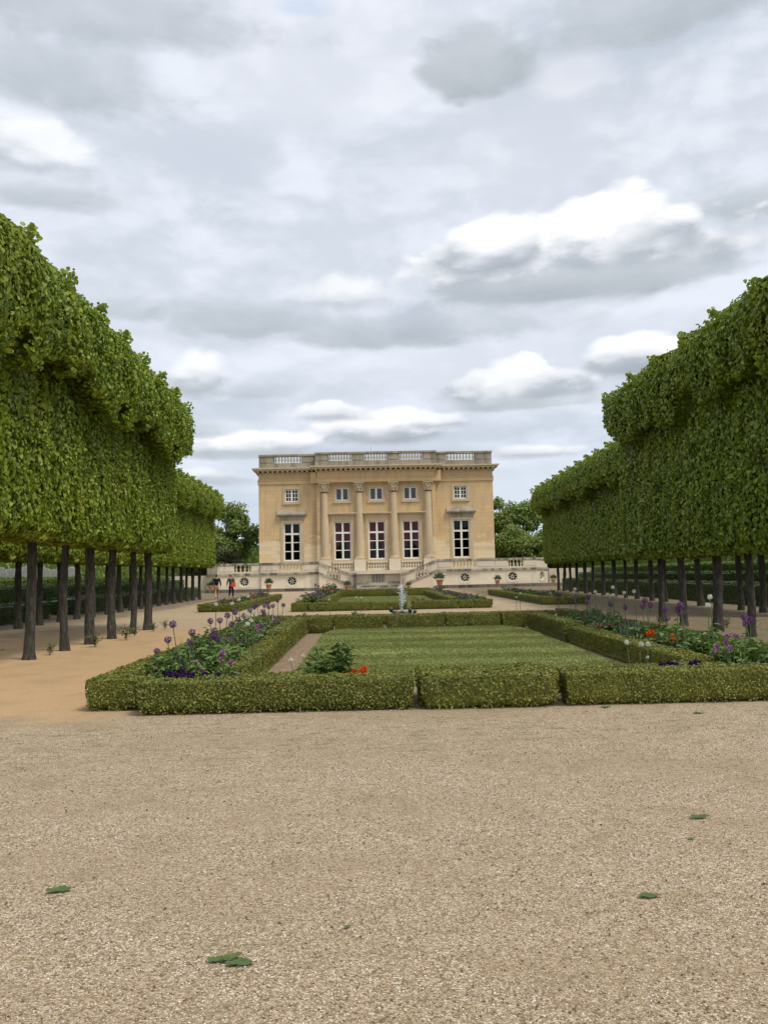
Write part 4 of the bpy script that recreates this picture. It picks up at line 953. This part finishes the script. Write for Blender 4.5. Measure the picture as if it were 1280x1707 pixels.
def flowering(seed, rad, h, n, L, m_, pet, nf, fr, wr=.34, fh=1.0):
    def f(o):
        link('foliage', M_('foliage', bush(seed, rad, h, n, L, wr), m_), None, o)
        r = random.Random(seed); fm = M_('flower', petals(24, fr, fr * .8, seed, .6, False), pet)
        for i in range(nf):
            a = r.uniform(0, 6.28); q = math.sqrt(r.random()) * rad * .9; link('flower', fm, None, o, (q * math.cos(a), q * math.sin(a), h * fh * (1.0 - .3 * (q / rad) ** 2) * r.uniform(.85, 1.12)))
    return f
def stemmed(seed, n, h, spread, pet, fr, leafh=.3, lm='garden foliage'):
    def f(o):
        link('foliage', M_('foliage', blades(26, leafh, .18, .022, seed, .8), lm), None, o); r = random.Random(seed); fm = M_('flower', petals(22, fr, fr * 1.2, seed, .8), pet)
        for i in range(n):
            a = r.uniform(0, 6.28); x, y = spread * math.cos(a) * r.random(), spread * math.sin(a) * r.random(); hh = h * r.uniform(.8, 1.1)
            st = MB().tube([(x * .3, y * .3, 0), (x * .7, y * .7, hh * .6), (x, y, hh)], .006, 5).build('stem', 'plant stem', o); link('flower', fm, None, o, (x, y, hh))
    return f
proto('purple', 'purple_allium', 'flower', allium(.74, .054, 'purple petals', 1)); proto('purple2', 'purple_allium', 'flower', allium(.86, .058, 'purple petals', 2)); proto('purple3', 'purple_allium', 'flower', allium(.60, .048, 'purple petals', 3))
proto('white', 'white_allium', 'flower', allium(.82, .045, 'white petals', 4)); proto('white2', 'white_allium', 'flower', allium(1.05, .04, 'white petals', 5))
proto('bush', 'leafy_perennial', 'plant', bushy(1, .36, .52, 420, .11, 'garden foliage')); proto('bush2', 'leafy_perennial', 'plant', bushy(2, .30, .42, 380, .08, 'fresh foliage', .45)); proto('bush3', 'leafy_perennial', 'plant', bushy(3, .34, .46, 420, .09, 'garden foliage', .5))
proto('peony', 'peony_plant', 'plant', bushy(4, .34, .66, 620, .15, 'garden foliage', .26))
proto('iris', 'iris_clump', 'plant', lambda o: link('foliage', M_('foliage', blades(46, .5, .22, .035, 5, .7), 'grey foliage'), None, o))
proto('tuft', 'grass_tuft', 'plant', lambda o: link('foliage', M_('foliage', blades(120, .5, .26, .010, 6, .6), 'fresh foliage'), None, o))
proto('pansy', 'dark_pansy_clump', 'flower', flowering(7, .26, .24, 220, .06, 'grey foliage', 'dark pansy petals', 20, .034, .5, 1.15))
proto('poppy', 'orange_poppy', 'flower', stemmed(8, 3, .46, .14, 'orange petals', .042))
proto('pink', 'pink_flower', 'flower', stemmed(9, 5, .55, .18, 'pink petals', .032, .34)); proto('palepink', 'pale_pink_flower', 'flower', stemmed(10, 4, .45, .14, 'pale pink petals', .04, .3))
proto('rose', 'rose_bush', 'plant', flowering(11, .36, .5, 420, .09, 'garden foliage', 'rose petals', 7, .045, .5)); proto('catmint', 'purple_flower_mound', 'plant', flowering(12, .38, .48, 420, .09, 'garden foliage', 'purple petals', 15, .045, .3, 1.05))
proto('orangebush', 'orange_flower_mound', 'plant', flowering(13, .3, .42, 300, .07, 'fresh foliage', 'orange petals', 4, .036))
proto('weed', 'scrubby_weed', 'plant', lambda o: (MB().tube([(0, 0, -.02), (.02, 0, .25), (.05, .02, .42)], [.012, .008, .004], 5).tube([(.01, 0, .12), (-.1, .04, .34)], [.008, .004], 5).build('stem', 'mossy bark', o), link('foliage', M_('foliage', bush(14, .26, .36, 150, .07, .45), 'olive woodland leaves'), None, o)))
PLANTS = []                                           # (kind, x, y, scale, bed)
def put(kind, x, y, s, bed): PLANTS.append((kind, x, y, s, bed))
rp = random.Random(21)
def fill(bed, kinds, x0, x1, y0, y1, n, s0=.8, s1=1.15):
    for i in range(n):
        y = y0 + (i + rp.random()) / n * (y1 - y0); put(rp.choice(kinds), rp.uniform(x0, x1), y, rp.uniform(s0, s1), bed)
BL, BR, BFr, BBk = 'sand path bed', 'shaded near bed', 'front bed', 'bed before the fountain'
# bed along the sand path
put('pansy', -2.6, 10.95, 1.3, BL); put('bush', -2.7, 11.6, 1.25, BL); put('bush2', -2.35, 11.15, 1.1, BL); put('bush', -2.45, 12.0, 1.3, BL); put('pansy', -2.9, 11.2, 1.25, BL); put('bush3', -2.75, 11.0, .95, BL); put('bush', -2.2, 11.5, 1.0, BL); put('bush', -2.45, 11.5, .95, BL); put('bush3', -2.75, 12.2, 1.15, BL); put('bush', -2.3, 12.5, 1.1, BL); put('bush2', -2.85, 13.0, 1.0, BL); put('bush', -2.5, 13.6, 1.15, BL)
put('iris', -2.62, 11.3, .8, BL); put('pink', -2.35, 11.25, .8, BL); put('orangebush', -2.5, 13.0, 1.0, BL); put('bush2', -2.15, 13.4, .9, BL)
for x, y, k in ((-2.95, 11.6, 'purple3'), (-2.80, 11.75, 'purple'), (-2.62, 12.0, 'purple'), (-2.55, 11.8, 'purple3'), (-2.86, 12.4, 'purple2'), (-2.45, 12.6, 'purple'), (-2.3, 12.3, 'purple3'), (-2.42, 13.1, 'purple'), (-2.75, 14.4, 'purple'), (-2.62, 14.6, 'purple2'), (-2.5, 14.8, 'purple'), (-2.66, 15.1, 'purple2'), (-2.4, 15.2, 'purple2'), (-2.28, 15.4, 'purple2'),
                (-2.55, 16.4, 'purple'), (-2.45, 17.6, 'purple2'), (-2.6, 18.2, 'purple'), (-2.42, 18.6, 'purple2'), (-2.55, 19.1, 'purple2'), (-2.35, 19.4, 'purple2'), (-2.5, 19.9, 'purple2'), (-2.4, 20.4, 'purple2'), (-2.6, 20.8, 'purple'), (-2.3, 21.2, 'purple2'), (-2.45, 21.9, 'purple2'), (-2.2, 16.9, 'purple')): put(k, x, y, 1.0, BL)
for x, y, k in ((-2.0, 13.8, 'white'), (-2.22, 14.6, 'white'), (-2.12, 14.9, 'white'), (-2.18, 15.6, 'white'), (-2.86, 15.3, 'white2'), (-2.62, 15.9, 'white2'), (-2.7, 17.2, 'white2'), (-2.5, 16.8, 'white2')): put(k, x, y, 1.0, BL)
fill(BL, ['bush', 'bush2', 'bush3', 'iris', 'bush'], -2.9, -2.35, 11.3, 22, 26, .95, 1.3); fill(BL, ['palepink', 'pink', 'rose', 'catmint'], -2.8, -2.3, 14.6, 21.5, 7, .8, 1.0)
put('pink', -1.95, 11.25, .95, BL); put('bush2', -1.95, 10.6, .8, BFr); put('iris', -1.7, 10.62, .7, BFr); put('pansy', -2.15, 10.62, 1.3, BFr); put('tuft', -1.5, 11.6, .7, 'lawn border')
# narrow bed behind the front hedge
put('peony', -.52, 10.56, 1.0, BFr); put('poppy', -.26, 10.5, .85, BFr); put('poppy', -.12, 10.55, .8, BFr); put('white', -.98, 10.5, .7, BFr); put('white', -.86, 10.66, .62, BFr); put('bush3', -.95, 10.55, .55, BFr); put('iris', .1, 10.55, .4, BFr)
for x, k, s in ((2.75, 'iris', .75), (3.0, 'tuft', .6), (3.35, 'bush2', .6), (3.7, 'iris', .6), (3.95, 'pansy', 1.35), (4.65, 'bush', .8), (4.45, 'rose', .6), (5.0, 'bush', .9)): put(k, x, 10.52 + rp.uniform(-.05, .08), s, BFr)
for x, s in ((3.28, .72), (3.38, .76), (3.47, .74), (3.52, .48)): put('white', x, 10.6, s, BFr)
# bed on the shaded side
for x, y, k in ((4.9, 11.0, 'purple2'), (4.75, 13.0, 'purple2'), (4.85, 12.8, 'purple2'), (4.98, 13.2, 'purple'), (5.3, 11.6, 'purple2'), (5.42, 11.9, 'purple'), (5.15, 14.6, 'purple'), (5.3, 14.9, 'purple2'), (5.05, 15.4, 'purple2'), (5.2, 15.7, 'purple2'), (5.35, 16.0, 'purple2'), (5.0, 16.4, 'purple'), (4.9, 17.2, 'purple'),
                (4.85, 18.8, 'purple2'), (5.0, 19.2, 'purple'), (5.2, 19.6, 'purple2'), (4.8, 20.2, 'purple2'), (5.05, 20.6, 'purple2'), (4.75, 21.4, 'purple'), (4.9, 21.8, 'purple2')): put(k, x, y, 1.0, BR)
for x, y, k in ((5.05, 12.3, 'white2'), (4.86, 12.0, 'white2'), (4.95, 17.0, 'white2'), (5.1, 17.4, 'white2'), (5.25, 17.2, 'white2'), (5.0, 18.4, 'white2'), (4.9, 19.9, 'white2'), (5.1, 20.9, 'white2'), (5.3, 16.6, 'white2'), (5.15, 18.1, 'white2'), (5.3, 18.6, 'white2')): put(k, x, y, 1.0, BR)
put('tuft', 4.95, 12.9, 1.0, BR); put('tuft', 5.15, 11.2, 1.1, BR); put('pansy', 4.9, 14.2, 1.1, BR); put('orangebush', 5.1, 13.7, 1.15, BR); put('pink', 4.75, 11.1, 1.1, BR); put('bush2', 4.95, 11.35, 1.1, BR); put('palepink', 4.8, 11.7, .9, BR); put('poppy', 4.95, 14.8, 1.0, BR)
fill(BR, ['bush', 'bush3', 'bush2', 'iris', 'bush'], 4.85, 5.6, 11.0, 22, 34, .95, 1.3); fill(BR, ['pink', 'palepink', 'rose', 'catmint'], 4.85, 5.5, 11.5, 21.8, 9, .8, 1.0)
# bed between the lawn and the fountain
for x, k, s in ((-1.9, 'bush', .9), (-1.6, 'catmint', .8), (-1.3, 'bush2', .7), (-.8, 'bush3', .9), (-.5, 'bush', .95), (-.1, 'bush2', .6), (.2, 'iris', .5), (3.1, 'bush2', .6), (3.5, 'rose', .55), (4.0, 'iris', .7), (4.4, 'iris', .8), (4.7, 'bush', .8)): put(k, x, 24.2 + rp.uniform(-.5, .5), s, BBk)
for x in (-1.2, -.45, -.3, 4.15, 4.35): put('white2', x, 24.0 + rp.uniform(-.3, .5), .85, BBk)
# far parterre and the two narrow beds
FL, FR = "strollers' far parterre", 'shaded far parterre'
fill(FL, ['bush', 'catmint', 'bush2', 'rose', 'bush3', 'catmint'], -3.0, -2.5, 37.2, 56, 22, 1.0, 1.6); put('bush2', -2.7, 55.0, 2.4, FL); put('bush3', -2.55, 52.5, 1.9, FL); put('purple', -2.8, 41, 1.3, FL); put('purple2', -2.7, 44, 1.2, FL)
fill(FR, ['bush', 'catmint', 'bush2', 'bush3', 'catmint'], 4.1, 4.85, 37.2, 56, 22, .8, 1.2); put('rose', 2.1, 37.0, 1.1, FR); put('pansy', 2.9, 36.95, 1.2, FR); put('pansy', 4.6, 55.5, 1.6, FR); put('bush', 5.0, 37.0, .9, FR)
fill("strollers' narrow bed", ['rose', 'bush', 'catmint', 'bush2', 'orangebush', 'rose'], -7.4, -6.4, 38.8, 55, 26, .8, 1.1)
fill('shaded narrow bed', ['rose', 'bush', 'catmint', 'bush2', 'bush3', 'palepink'], 8.3, 9.4, 38.8, 55, 26, .8, 1.1)
for x, y, s in ((-7.35, 16.2, 1.05), (-6.9, 18.05, .8), (-6.55, 19.9, .95), (-6.4, 21.9, 1.0), (-6.6, 23.4, .6), (-6.55, 25.2, .7), (-6.45, 26.2, .75), (9.0, 19.6, .8), (9.2, 21.5, .7), (8.2, 23.6, .6)): put('weed', x, y, s, 'foot of the lime trees')
WHAT = {'purple': 'purple globe allium', 'white': 'white globe allium', 'bush': 'green leafy perennial clump', 'peony': 'tall dark green peony with pointed leaves', 'iris': 'grey-green strap-leaved clump', 'tuft': 'pale green fountain of fine grass',
        'pansy': 'clump of near-black purple pansies', 'poppy': 'bright orange poppies', 'pink': 'magenta flowers on thin stems', 'palepink': 'pale pink flowers on thin stems', 'rose': 'bush dotted with rose-red flowers', 'catmint': 'mound of small purple flowers', 'orangebush': 'mound with orange flowers', 'weed': 'scrubby half-bare weed'}
def plant_all():
    key = lambda k: k.rstrip('23'); cnt = {}; tot = {}
    for p in PLANTS: tot[(key(p[0]), p[4])] = tot.get((key(p[0]), p[4]), 0) + 1
    for kind, x, y, s, bed in sorted(PLANTS, key=lambda p: p[2]):
        c = (key(kind), bed); i = cnt.get(c, 0); cnt[c] = i + 1
        o = copy_tree(PROTO[kind]); o.location = (x, y, gz(y) + .01); o.rotation_euler.z = rp.uniform(0, 6.28); o.scale = (s, s, s * rp.uniform(.9, 1.12))
        where = f'in the {bed}' if 'foot' not in bed else f'at the {bed}'
        tag(o, f'{WHAT[c[0]]} {where}' + (f', {nth(i)} from the front' if tot[c] > 1 else ''), None, f'{PROTO[kind].name.split(".")[0].replace("_", " ")} plants {where}')
    for o in PROTO.values(): hide_proto(o)
plant_all()

# ------------------------------------------------------------------ trees and shrubs behind the terrace
def blob_tree(name, label, x, y, h, w, trunk_h, n, L, material, seed, sparse=False, nb=16, group='trees behind the mansion terrace'):
    z = gz(84); r = np.random.default_rng(seed); t = thing(name, label, 'tree' if trunk_h > .4 else 'shrub', (x, y, z), 0, group)
    m = MB(); m.tube([(0, 0, -.2), (.1, 0, trunk_h), (.05, .1, h * .55), (.2, 0, h * .85)], [.32 * w / 6, .26 * w / 6, .16 * w / 6, .05], 9, .06); P_ = []
    for i in range(nb):
        a = r.random() * 6.283; f = r.random(); zc = trunk_h + (h - trunk_h) * (.12 + .8 * f); rr = w / 2 * math.sqrt(max(.08, 1 - (2 * f - .85) ** 2 * .8)) * (.35 + .6 * r.random())
        c = np.array([math.cos(a) * rr, math.sin(a) * rr, zc]); s = (w * .24) * (.6 + .6 * r.random()) * (.6 if sparse else 1)
        m.tube([(.05, 0, trunk_h + (zc - trunk_h) * .4), (c[0] * .6, c[1] * .6, zc * .85 + .1), tuple(c)], [.09 * w / 6, .06 * w / 6, .02], 6)
        k = n // nb; d = rdir(k); C = c + d * s * (r.random((k, 1)) ** .5) * np.array([1, 1, .8]); N = unit(d + r.normal(size=(k, 3)) * .6 + np.array([0, 0, .5])); P_.append(leaf_geo(C, N, rdir(k) + np.array([0, 0, -.4]), L * (.6 + .8 * r.random(k)), L * .7, .15, .2))
    m.build('trunk', 'mossy bark', t, None, 0, True); link('crown', M_('crown', cat(P_), material), None, t)
S = 104
blob_tree('deciduous_tree', 'bushy mid-green tree rising at the edge of the mansion beyond the strollers', -17.2, S, 10.6, 6.0, 2.2, 9000, .34, 'woodland leaves', 1, nb=26)
blob_tree('deciduous_tree', 'thin half-bare tree with airy top beside the outer limes', -21.0, S + 6, 13.4, 5.0, 3.0, 1500, .30, 'woodland leaves', 2, True, 18)
blob_tree('deciduous_tree', 'dark rounded tree behind the lower shrubs beyond the strollers', -20.0, S - 3, 7.4, 5.5, 1.4, 7000, .34, 'woodland leaves', 3, nb=20)
blob_tree('evergreen_shrub', 'grey-olive rounded shrub on the terrace edge beyond the strollers', -17.0, S - 8, 5.2, 4.6, .3, 5000, .26, 'olive woodland leaves', 4, nb=18)
blob_tree('evergreen_shrub', 'brownish low shrub beside the outer lime crown', -19.2, S - 9, 4.6, 4.6, .3, 5000, .26, 'olive woodland leaves', 5, nb=18)
blob_tree('deciduous_tree', 'tall dense dark tree at the shaded edge of the mansion', 16.9, S + 4, 11.6, 5.6, 2.2, 9000, .34, 'woodland leaves', 6, nb=24)
blob_tree('deciduous_tree', 'rounded dark tree half hidden by the outer limes on the shaded side', 20.6, S + 5, 11.0, 6.2, 2.2, 9000, .34, 'woodland leaves', 7, nb=24)
blob_tree('deciduous_tree', 'light green bushy tree low against the mansion on the shaded side', 17.4, S - 5, 6.8, 5.6, .8, 8000, .30, 'woodland leaves', 8, nb=22)
blob_tree('deciduous_tree', 'bright low tree above the terrace end on the shaded side', 21.2, S - 6, 6.6, 5.6, .6, 8000, .30, 'woodland leaves', 9, nb=22)
for s, lab in ((-1, 'tall dark boundary hedge far behind the picket fence'), (1, 'tall dark boundary hedge far behind the shaded limes')):
    a, b = sorted((s * 25.0, s * 28.0)); hedge('boundary_hedge', lab, 'hedge', a, b, 18, 125, 6.5, .34, 9, 'woodland leaves', None, 70 + s, rough=.5)
hedge('boundary_hedge', 'long dark boundary hedge far behind the mansion', 'hedge', -45, 45, 122, 126, 7.0, .4, 9, 'woodland leaves', None, 75, rough=.5)

# ------------------------------------------------------------------ fallen leaves
def fallen(label, px, py, L, rz, curl, group=None):
    L *= 1.05 if L > .08 else .7
    d = CB @ np.array([(px - 640) / F_PX, -(py - 853.5) / F_PX, -1.0]); t_ = -EYE / (d[2] - SLOPE * d[1]); x, y = d[0] * t_, d[1] * t_
    n = 17; V = []; rr = random.Random(int(px))
    for j in range(n):                                # toothed blade folded along its midrib, ending in a drawn-out tip
        f = j / (n - 1); w = L * .25 * (math.sin(math.pi * min(1.0, f * .80 + .04)) ** .7) * (1 - f ** 3) * (1 + (.22 if j % 3 == 1 else -.06)) + L * .008
        for k in range(-2, 3): u = k / 2; V.append(((f - .5) * L, u * w * (1.0 if u > 0 else .82) + .06 * L * math.sin(f * 3), .004 + curl * (abs(u) * w * (.75 if u > 0 else .3) + (f - .5) ** 2 * L * .7) + .03 * L * math.sin(f * 9 + u * 2 + px) * abs(u)))
    Fq = [(j * 5 + k, j * 5 + k + 1, (j + 1) * 5 + k + 1, (j + 1) * 5 + k) for j in range(n - 1) for k in range(4)]
    o = link('fallen_leaf', np_mesh('fallen_leaf', np.array(V), Fq, True), 'fallen green leaf', None, (x, y, gz(y) + .004), rz); return tag(o, label, 'leaf', group)
fallen('single green leaf lying alone on the gravel, closest to the sand path', 101, 1488, .13, .2, .5)
fallen('yellowish curled leaf of the fallen sprig of three', 364, 1605, .085, .1, .6, 'fallen sprig leaves'); fallen('upright folded leaf in the middle of the fallen sprig of three', 388, 1602, .09, .7, .8, 'fallen sprig leaves'); fallen('dark flat leaf with pointed tip in the fallen sprig of three', 403, 1610, .12, .08, .3, 'fallen sprig leaves')
fallen('single dark leaf on the gravel near the camera, away from the path', 1083, 1497, .11, -.05, .3); fallen('small green leaf on the gravel farther towards the hedge', 1167, 1365, .12, .1, .5); fallen('tiny leaf scrap on the gravel beside a larger leaf', 1153, 1400, .07, .2, .4)
fallen('tiny green leaf scrap in the middle of the gravel', 580, 1548, .06, .4, .5); fallen('tiny dark leaf scrap in the gravel, far from the others', 365, 1304, .06, .1, .3); fallen('small green leaf right below the front hedge', 1010, 1180, .12, .1, .4); fallen('small leaf at the foot of the shaded front hedge', 1165, 1190, .13, 0, .4)
# loose stones and weed sprigs on the gravel
def stones(n):
    r = np.random.default_rng(9); Y = 2.6 + 6.4 * r.random(n) ** 1.3; X = (r.random(n) - .47) * (1.15 * Y); s = .002 + .0045 * r.random(n) ** 2.5
    iv = unit(np.array([[0, 0, 1], [1, 0, 0], [0, 1, 0], [-1, 0, 0], [0, -1, 0], [0, 0, -1]], float)); fc = np.array([[0, 1, 2], [0, 2, 3], [0, 3, 4], [0, 4, 1], [5, 2, 1], [5, 3, 2], [5, 4, 3], [5, 1, 4]])
    V = iv[None] * (s[:, None, None] * (np.array([1.2, 1, .65]) + r.normal(size=(n, 6, 3)) * .22)); a = r.random(n) * 6.28; c, q = np.cos(a)[:, None], np.sin(a)[:, None]
    V = np.stack([V[..., 0] * c - V[..., 1] * q, V[..., 0] * q + V[..., 1] * c, V[..., 2]], -1) + np.stack([X, Y, gz(Y) + s * .35], -1)[:, None]
    m, t, out = mat('loose stone'); rr = t.new('ShaderNodeNewGeometry').outputs['Random Per Island']
    pbsdf(t, out, t.ramp(rr, [(0, (.12, .08, .045)), (.3, (.30, .21, .125)), (.65, (.47, .35, .225)), (.9, (.62, .51, .37)), (1, (.78, .72, .62))]), .85, .2)
    tag(link('gravel', np_mesh('gravel', V.reshape(-1, 3), (np.arange(n)[:, None, None] * 6 + fc[None]).reshape(-1, 3)), 'loose stone'), kind='stuff')
stones(42000)
def sprigs():
    r = np.random.default_rng(12); n = 1500; Y = 4 + 6 * r.random(n) ** .55; X = (r.random(n) - .47) * 1.1 * Y; kp = fbm(np.stack([X, Y, X * 0], -1) * 1.1, 4) > .52; X, Y = X[kp], Y[kp]; P_ = []
    for x, y in zip(X, Y): V, Fq = blades(5, .010, .022, .004, int(x * 1e4) % 9999, .9); V = V + np.array([x, y, gz(y)]); P_.append((V, Fq))
    tag(link('weeds', np_mesh('weeds', *cat(P_)), 'short grass'), kind='stuff')
sprigs()

def litter():
    r = np.random.default_rng(31); n = 900; Y = 3 + 6.8 * r.random(n) ** .7; X = (r.random(n) - .47) * 1.1 * Y; C = np.stack([X, Y, gz(Y) + .006], -1)
    m, t, out = mat('dry leaf litter'); rr = t.new('ShaderNodeNewGeometry').outputs['Random Per Island']
    pbsdf(t, out, t.ramp(rr, [(0, (.05, .035, .02)), (.4, (.12, .08, .04)), (.75, (.17, .14, .06)), (1, (.10, .13, .04))]), .85, .15)
    N = unit(np.array([0, 0, 1.0]) + r.normal(size=(n, 3)) * .35); V1, F1 = leaf_geo(C, N, rdir(n) * np.array([1, 1, .1]), .008 + .022 * r.random(n) ** 2, .004 + .009 * r.random(n), .3, .2)
    k = 120; Yt = 3 + 6.8 * r.random(k); Xt = (r.random(k) - .47) * 1.1 * Yt; Vt, Ft = leaf_geo(np.stack([Xt, Yt, gz(Yt) + .006], -1), np.tile([0, 0, 1.0], (k, 1)), rdir(k) * np.array([1, 1, .05]), .03 + .05 * r.random(k), .004, .4, 0)
    tag(link('leaf_litter', np_mesh('leaf_litter', *cat([(V1, F1), (Vt, Ft)])), 'dry leaf litter'), kind='stuff')
litter()

# ------------------------------------------------------------------ two strollers
def skin(name, chains, material, parent, sub=2):
    """one continuous surface grown over a skeleton: chains of (point, radius); a chain starting at an existing point joins there"""
    V, E, Rr, idx = [], [], [], {}
    for ch in chains:
        prev = None
        for p, r in ch:
            k = tuple(round(c, 4) for c in p)
            if k not in idx: idx[k] = len(V); V.append(p); Rr.append(r)
            i = idx[k]
            if prev is not None and prev != i: E.append((prev, i))
            prev = i
    me = bpy.data.meshes.new(name); me.from_pydata(V, E, []); o = link(name, me, material, parent)
    md = o.modifiers.new('skin', 'SKIN'); md.use_smooth_shade = True
    for i, sv_ in enumerate(me.skin_vertices[0].data): r = Rr[i]; sv_.radius = r if isinstance(r, tuple) else (r, r); sv_.use_root = (i == 0)
    sm = o.modifiers.new('subdivision', 'SUBSURF'); sm.levels = sub; sm.render_levels = sub; return o
def stroller(label, x, y, face, mats, bag=False, stride=.2, sc=1.0):
    p = thing('person', label, 'person', (x, y, gz(y) + .03), face); p.scale = (sc,) * 3      # built facing +y
    PEL, CH, NK, HD = (0, 0, .98), (0, .01, 1.30), (0, .0, 1.50), (0, .03, 1.64)
    sh = {s: (s * .19, 0, 1.43) for s in (-1, 1)}; hip = {s: (s * .09, 0, .93) for s in (-1, 1)}
    el = {s: (s * .27, -.05 if s < 0 else -.07, 1.16) for s in (-1, 1)}; wr = {s: (s * .29, .10 * s * 1.0, .93) for s in (-1, 1)}
    kn = {1: (.10, .10 + stride * .3, .50), -1: (-.10, .02, .50)}; an = {1: (.10, stride * .9, .09), -1: (-.10, -stride * 1.1, .13)}
    body = [[(PEL, (.15, .11)), ((0, 0, 1.12), (.13, .10)), (CH, (.155, .115)), ((0, 0, 1.42), (.12, .09)), (NK, .055), (HD, (.075, .095)), ((0, .02, 1.72), (.07, .085))], [(HD, (.075, .095)), ((0, .125, 1.62), .016)]]
    for s in (-1, 1):
        body += [[((0, 0, 1.42), (.12, .09)), (sh[s], .062), (el[s], .045), (wr[s], .03)], [(PEL, (.15, .11)), (hip[s], .095), (kn[s], .062), (an[s], .042), ((an[s][0], an[s][1] + .14, an[s][2] - .05), .032)], [(HD, (.075, .095)), ((s * .085, .01, 1.63), .014)]]
        palm = (wr[s][0], wr[s][1] + .02, wr[s][2] - .075); body.append([(wr[s], .03), (palm, (.018, .035))])
        for i in range(4):
            f = (palm[0], palm[1] - .03 + i * .02, palm[2] - .045); l = (.045, .055, .052, .04)[i]; body.append([(palm, (.018, .035)), (f, .0095), ((f[0] - s * .008, f[1] + .004, f[2] - l * .5), .0085), ((f[0] - s * .02, f[1] + .006, f[2] - l), .007)])
        body.append([(wr[s], .03), ((palm[0] - s * .01, palm[1] + .045, palm[2] + .02), .011), ((palm[0] - s * .016, palm[1] + .06, palm[2] - .02), .009)])
    skin('body', body, 'skin', p)
    top = [[((0, 0, .90), (.172, .135)), ((0, 0, 1.12), (.155, .125)), (CH, (.178, .138)), ((0, 0, 1.43), (.13, .10)), ((0, 0, 1.49), .07)]]
    for s in (-1, 1): top.append([((0, 0, 1.43), (.13, .10)), (sh[s], .082), (el[s], .062), ((wr[s][0], wr[s][1], wr[s][2] + .03), .046)])
    skin('jacket' if bag else 'jumper', top, mats[0], p)
    leg = [[((0, 0, .98), (.16, .12)), ((0, 0, .90), (.165, .125))]]
    for s in (-1, 1):
        lo = an[s]; kk = kn[s]; e = (kk[0] + (lo[0] - kk[0]) * mats[4], kk[1] + (lo[1] - kk[1]) * mats[4], kk[2] + (lo[2] - kk[2]) * mats[4]); leg.append([((0, 0, .90), (.165, .125)), ((hip[s][0], 0, .82), .105), (kk, .080), (e, .066)])
        skin('shoe', [[((an[s][0], an[s][1] - .05, an[s][2] - .045), .045), ((an[s][0], an[s][1] + .06, an[s][2] - .05), .048), ((an[s][0], an[s][1] + .17, an[s][2] - .06), .036)]], 'shoe leather', p, 1)
    skin('trousers', leg, mats[1], p)
    skin('hair', [[((0, -.02, 1.60), (.078, .085)), ((0, -.005, 1.69), (.085, .095)), ((0, .01, 1.745), (.072, .08))]], mats[2], p)
    return p
PX, PY = -10.9, 59.0
stroller('man in a navy jumper and tan trousers walking away past the narrow flower bed', PX, PY, R_(12), ('navy knit', 'khaki cotton', 'dark hair', None, .55), False, .24, .98)
stroller('person in a grey jacket and dark jeans with an orange bag at the hip', -10.15, 60.6, R_(-8), ('grey jacket cloth', 'dark denim', 'brown hair', None, .92), True, .15, .97)
b = thing('shoulder_bag', "bright orange bag hanging at the grey-jacketed person's hip", 'bag', (-9.96, 60.42, gz(60.4) + .98))
m = MB(); m.prism([(-.15, -.14), (.15, -.14), (.17, -.05), (.16, .1), (.1, .16), (-.1, .16), (-.16, .1), (-.17, -.05)], -.07, .07); m.build('bag_body', 'orange fabric', b)
MB().tube([(-.1, 0, .15), (-.12, .0, .35), (-.16, .10, .46), (-.22, .2, .44)], .014, 6).build('strap', 'orange fabric', b)

# ------------------------------------------------------------------ render settings
scene.cycles.use_adaptive_sampling = True; scene.cycles.adaptive_threshold = .02
scene.cycles.max_bounces = 6; scene.cycles.diffuse_bounces = 3; scene.cycles.glossy_bounces = 3; scene.cycles.transmission_bounces = 4; scene.cycles.transparent_max_bounces = 8
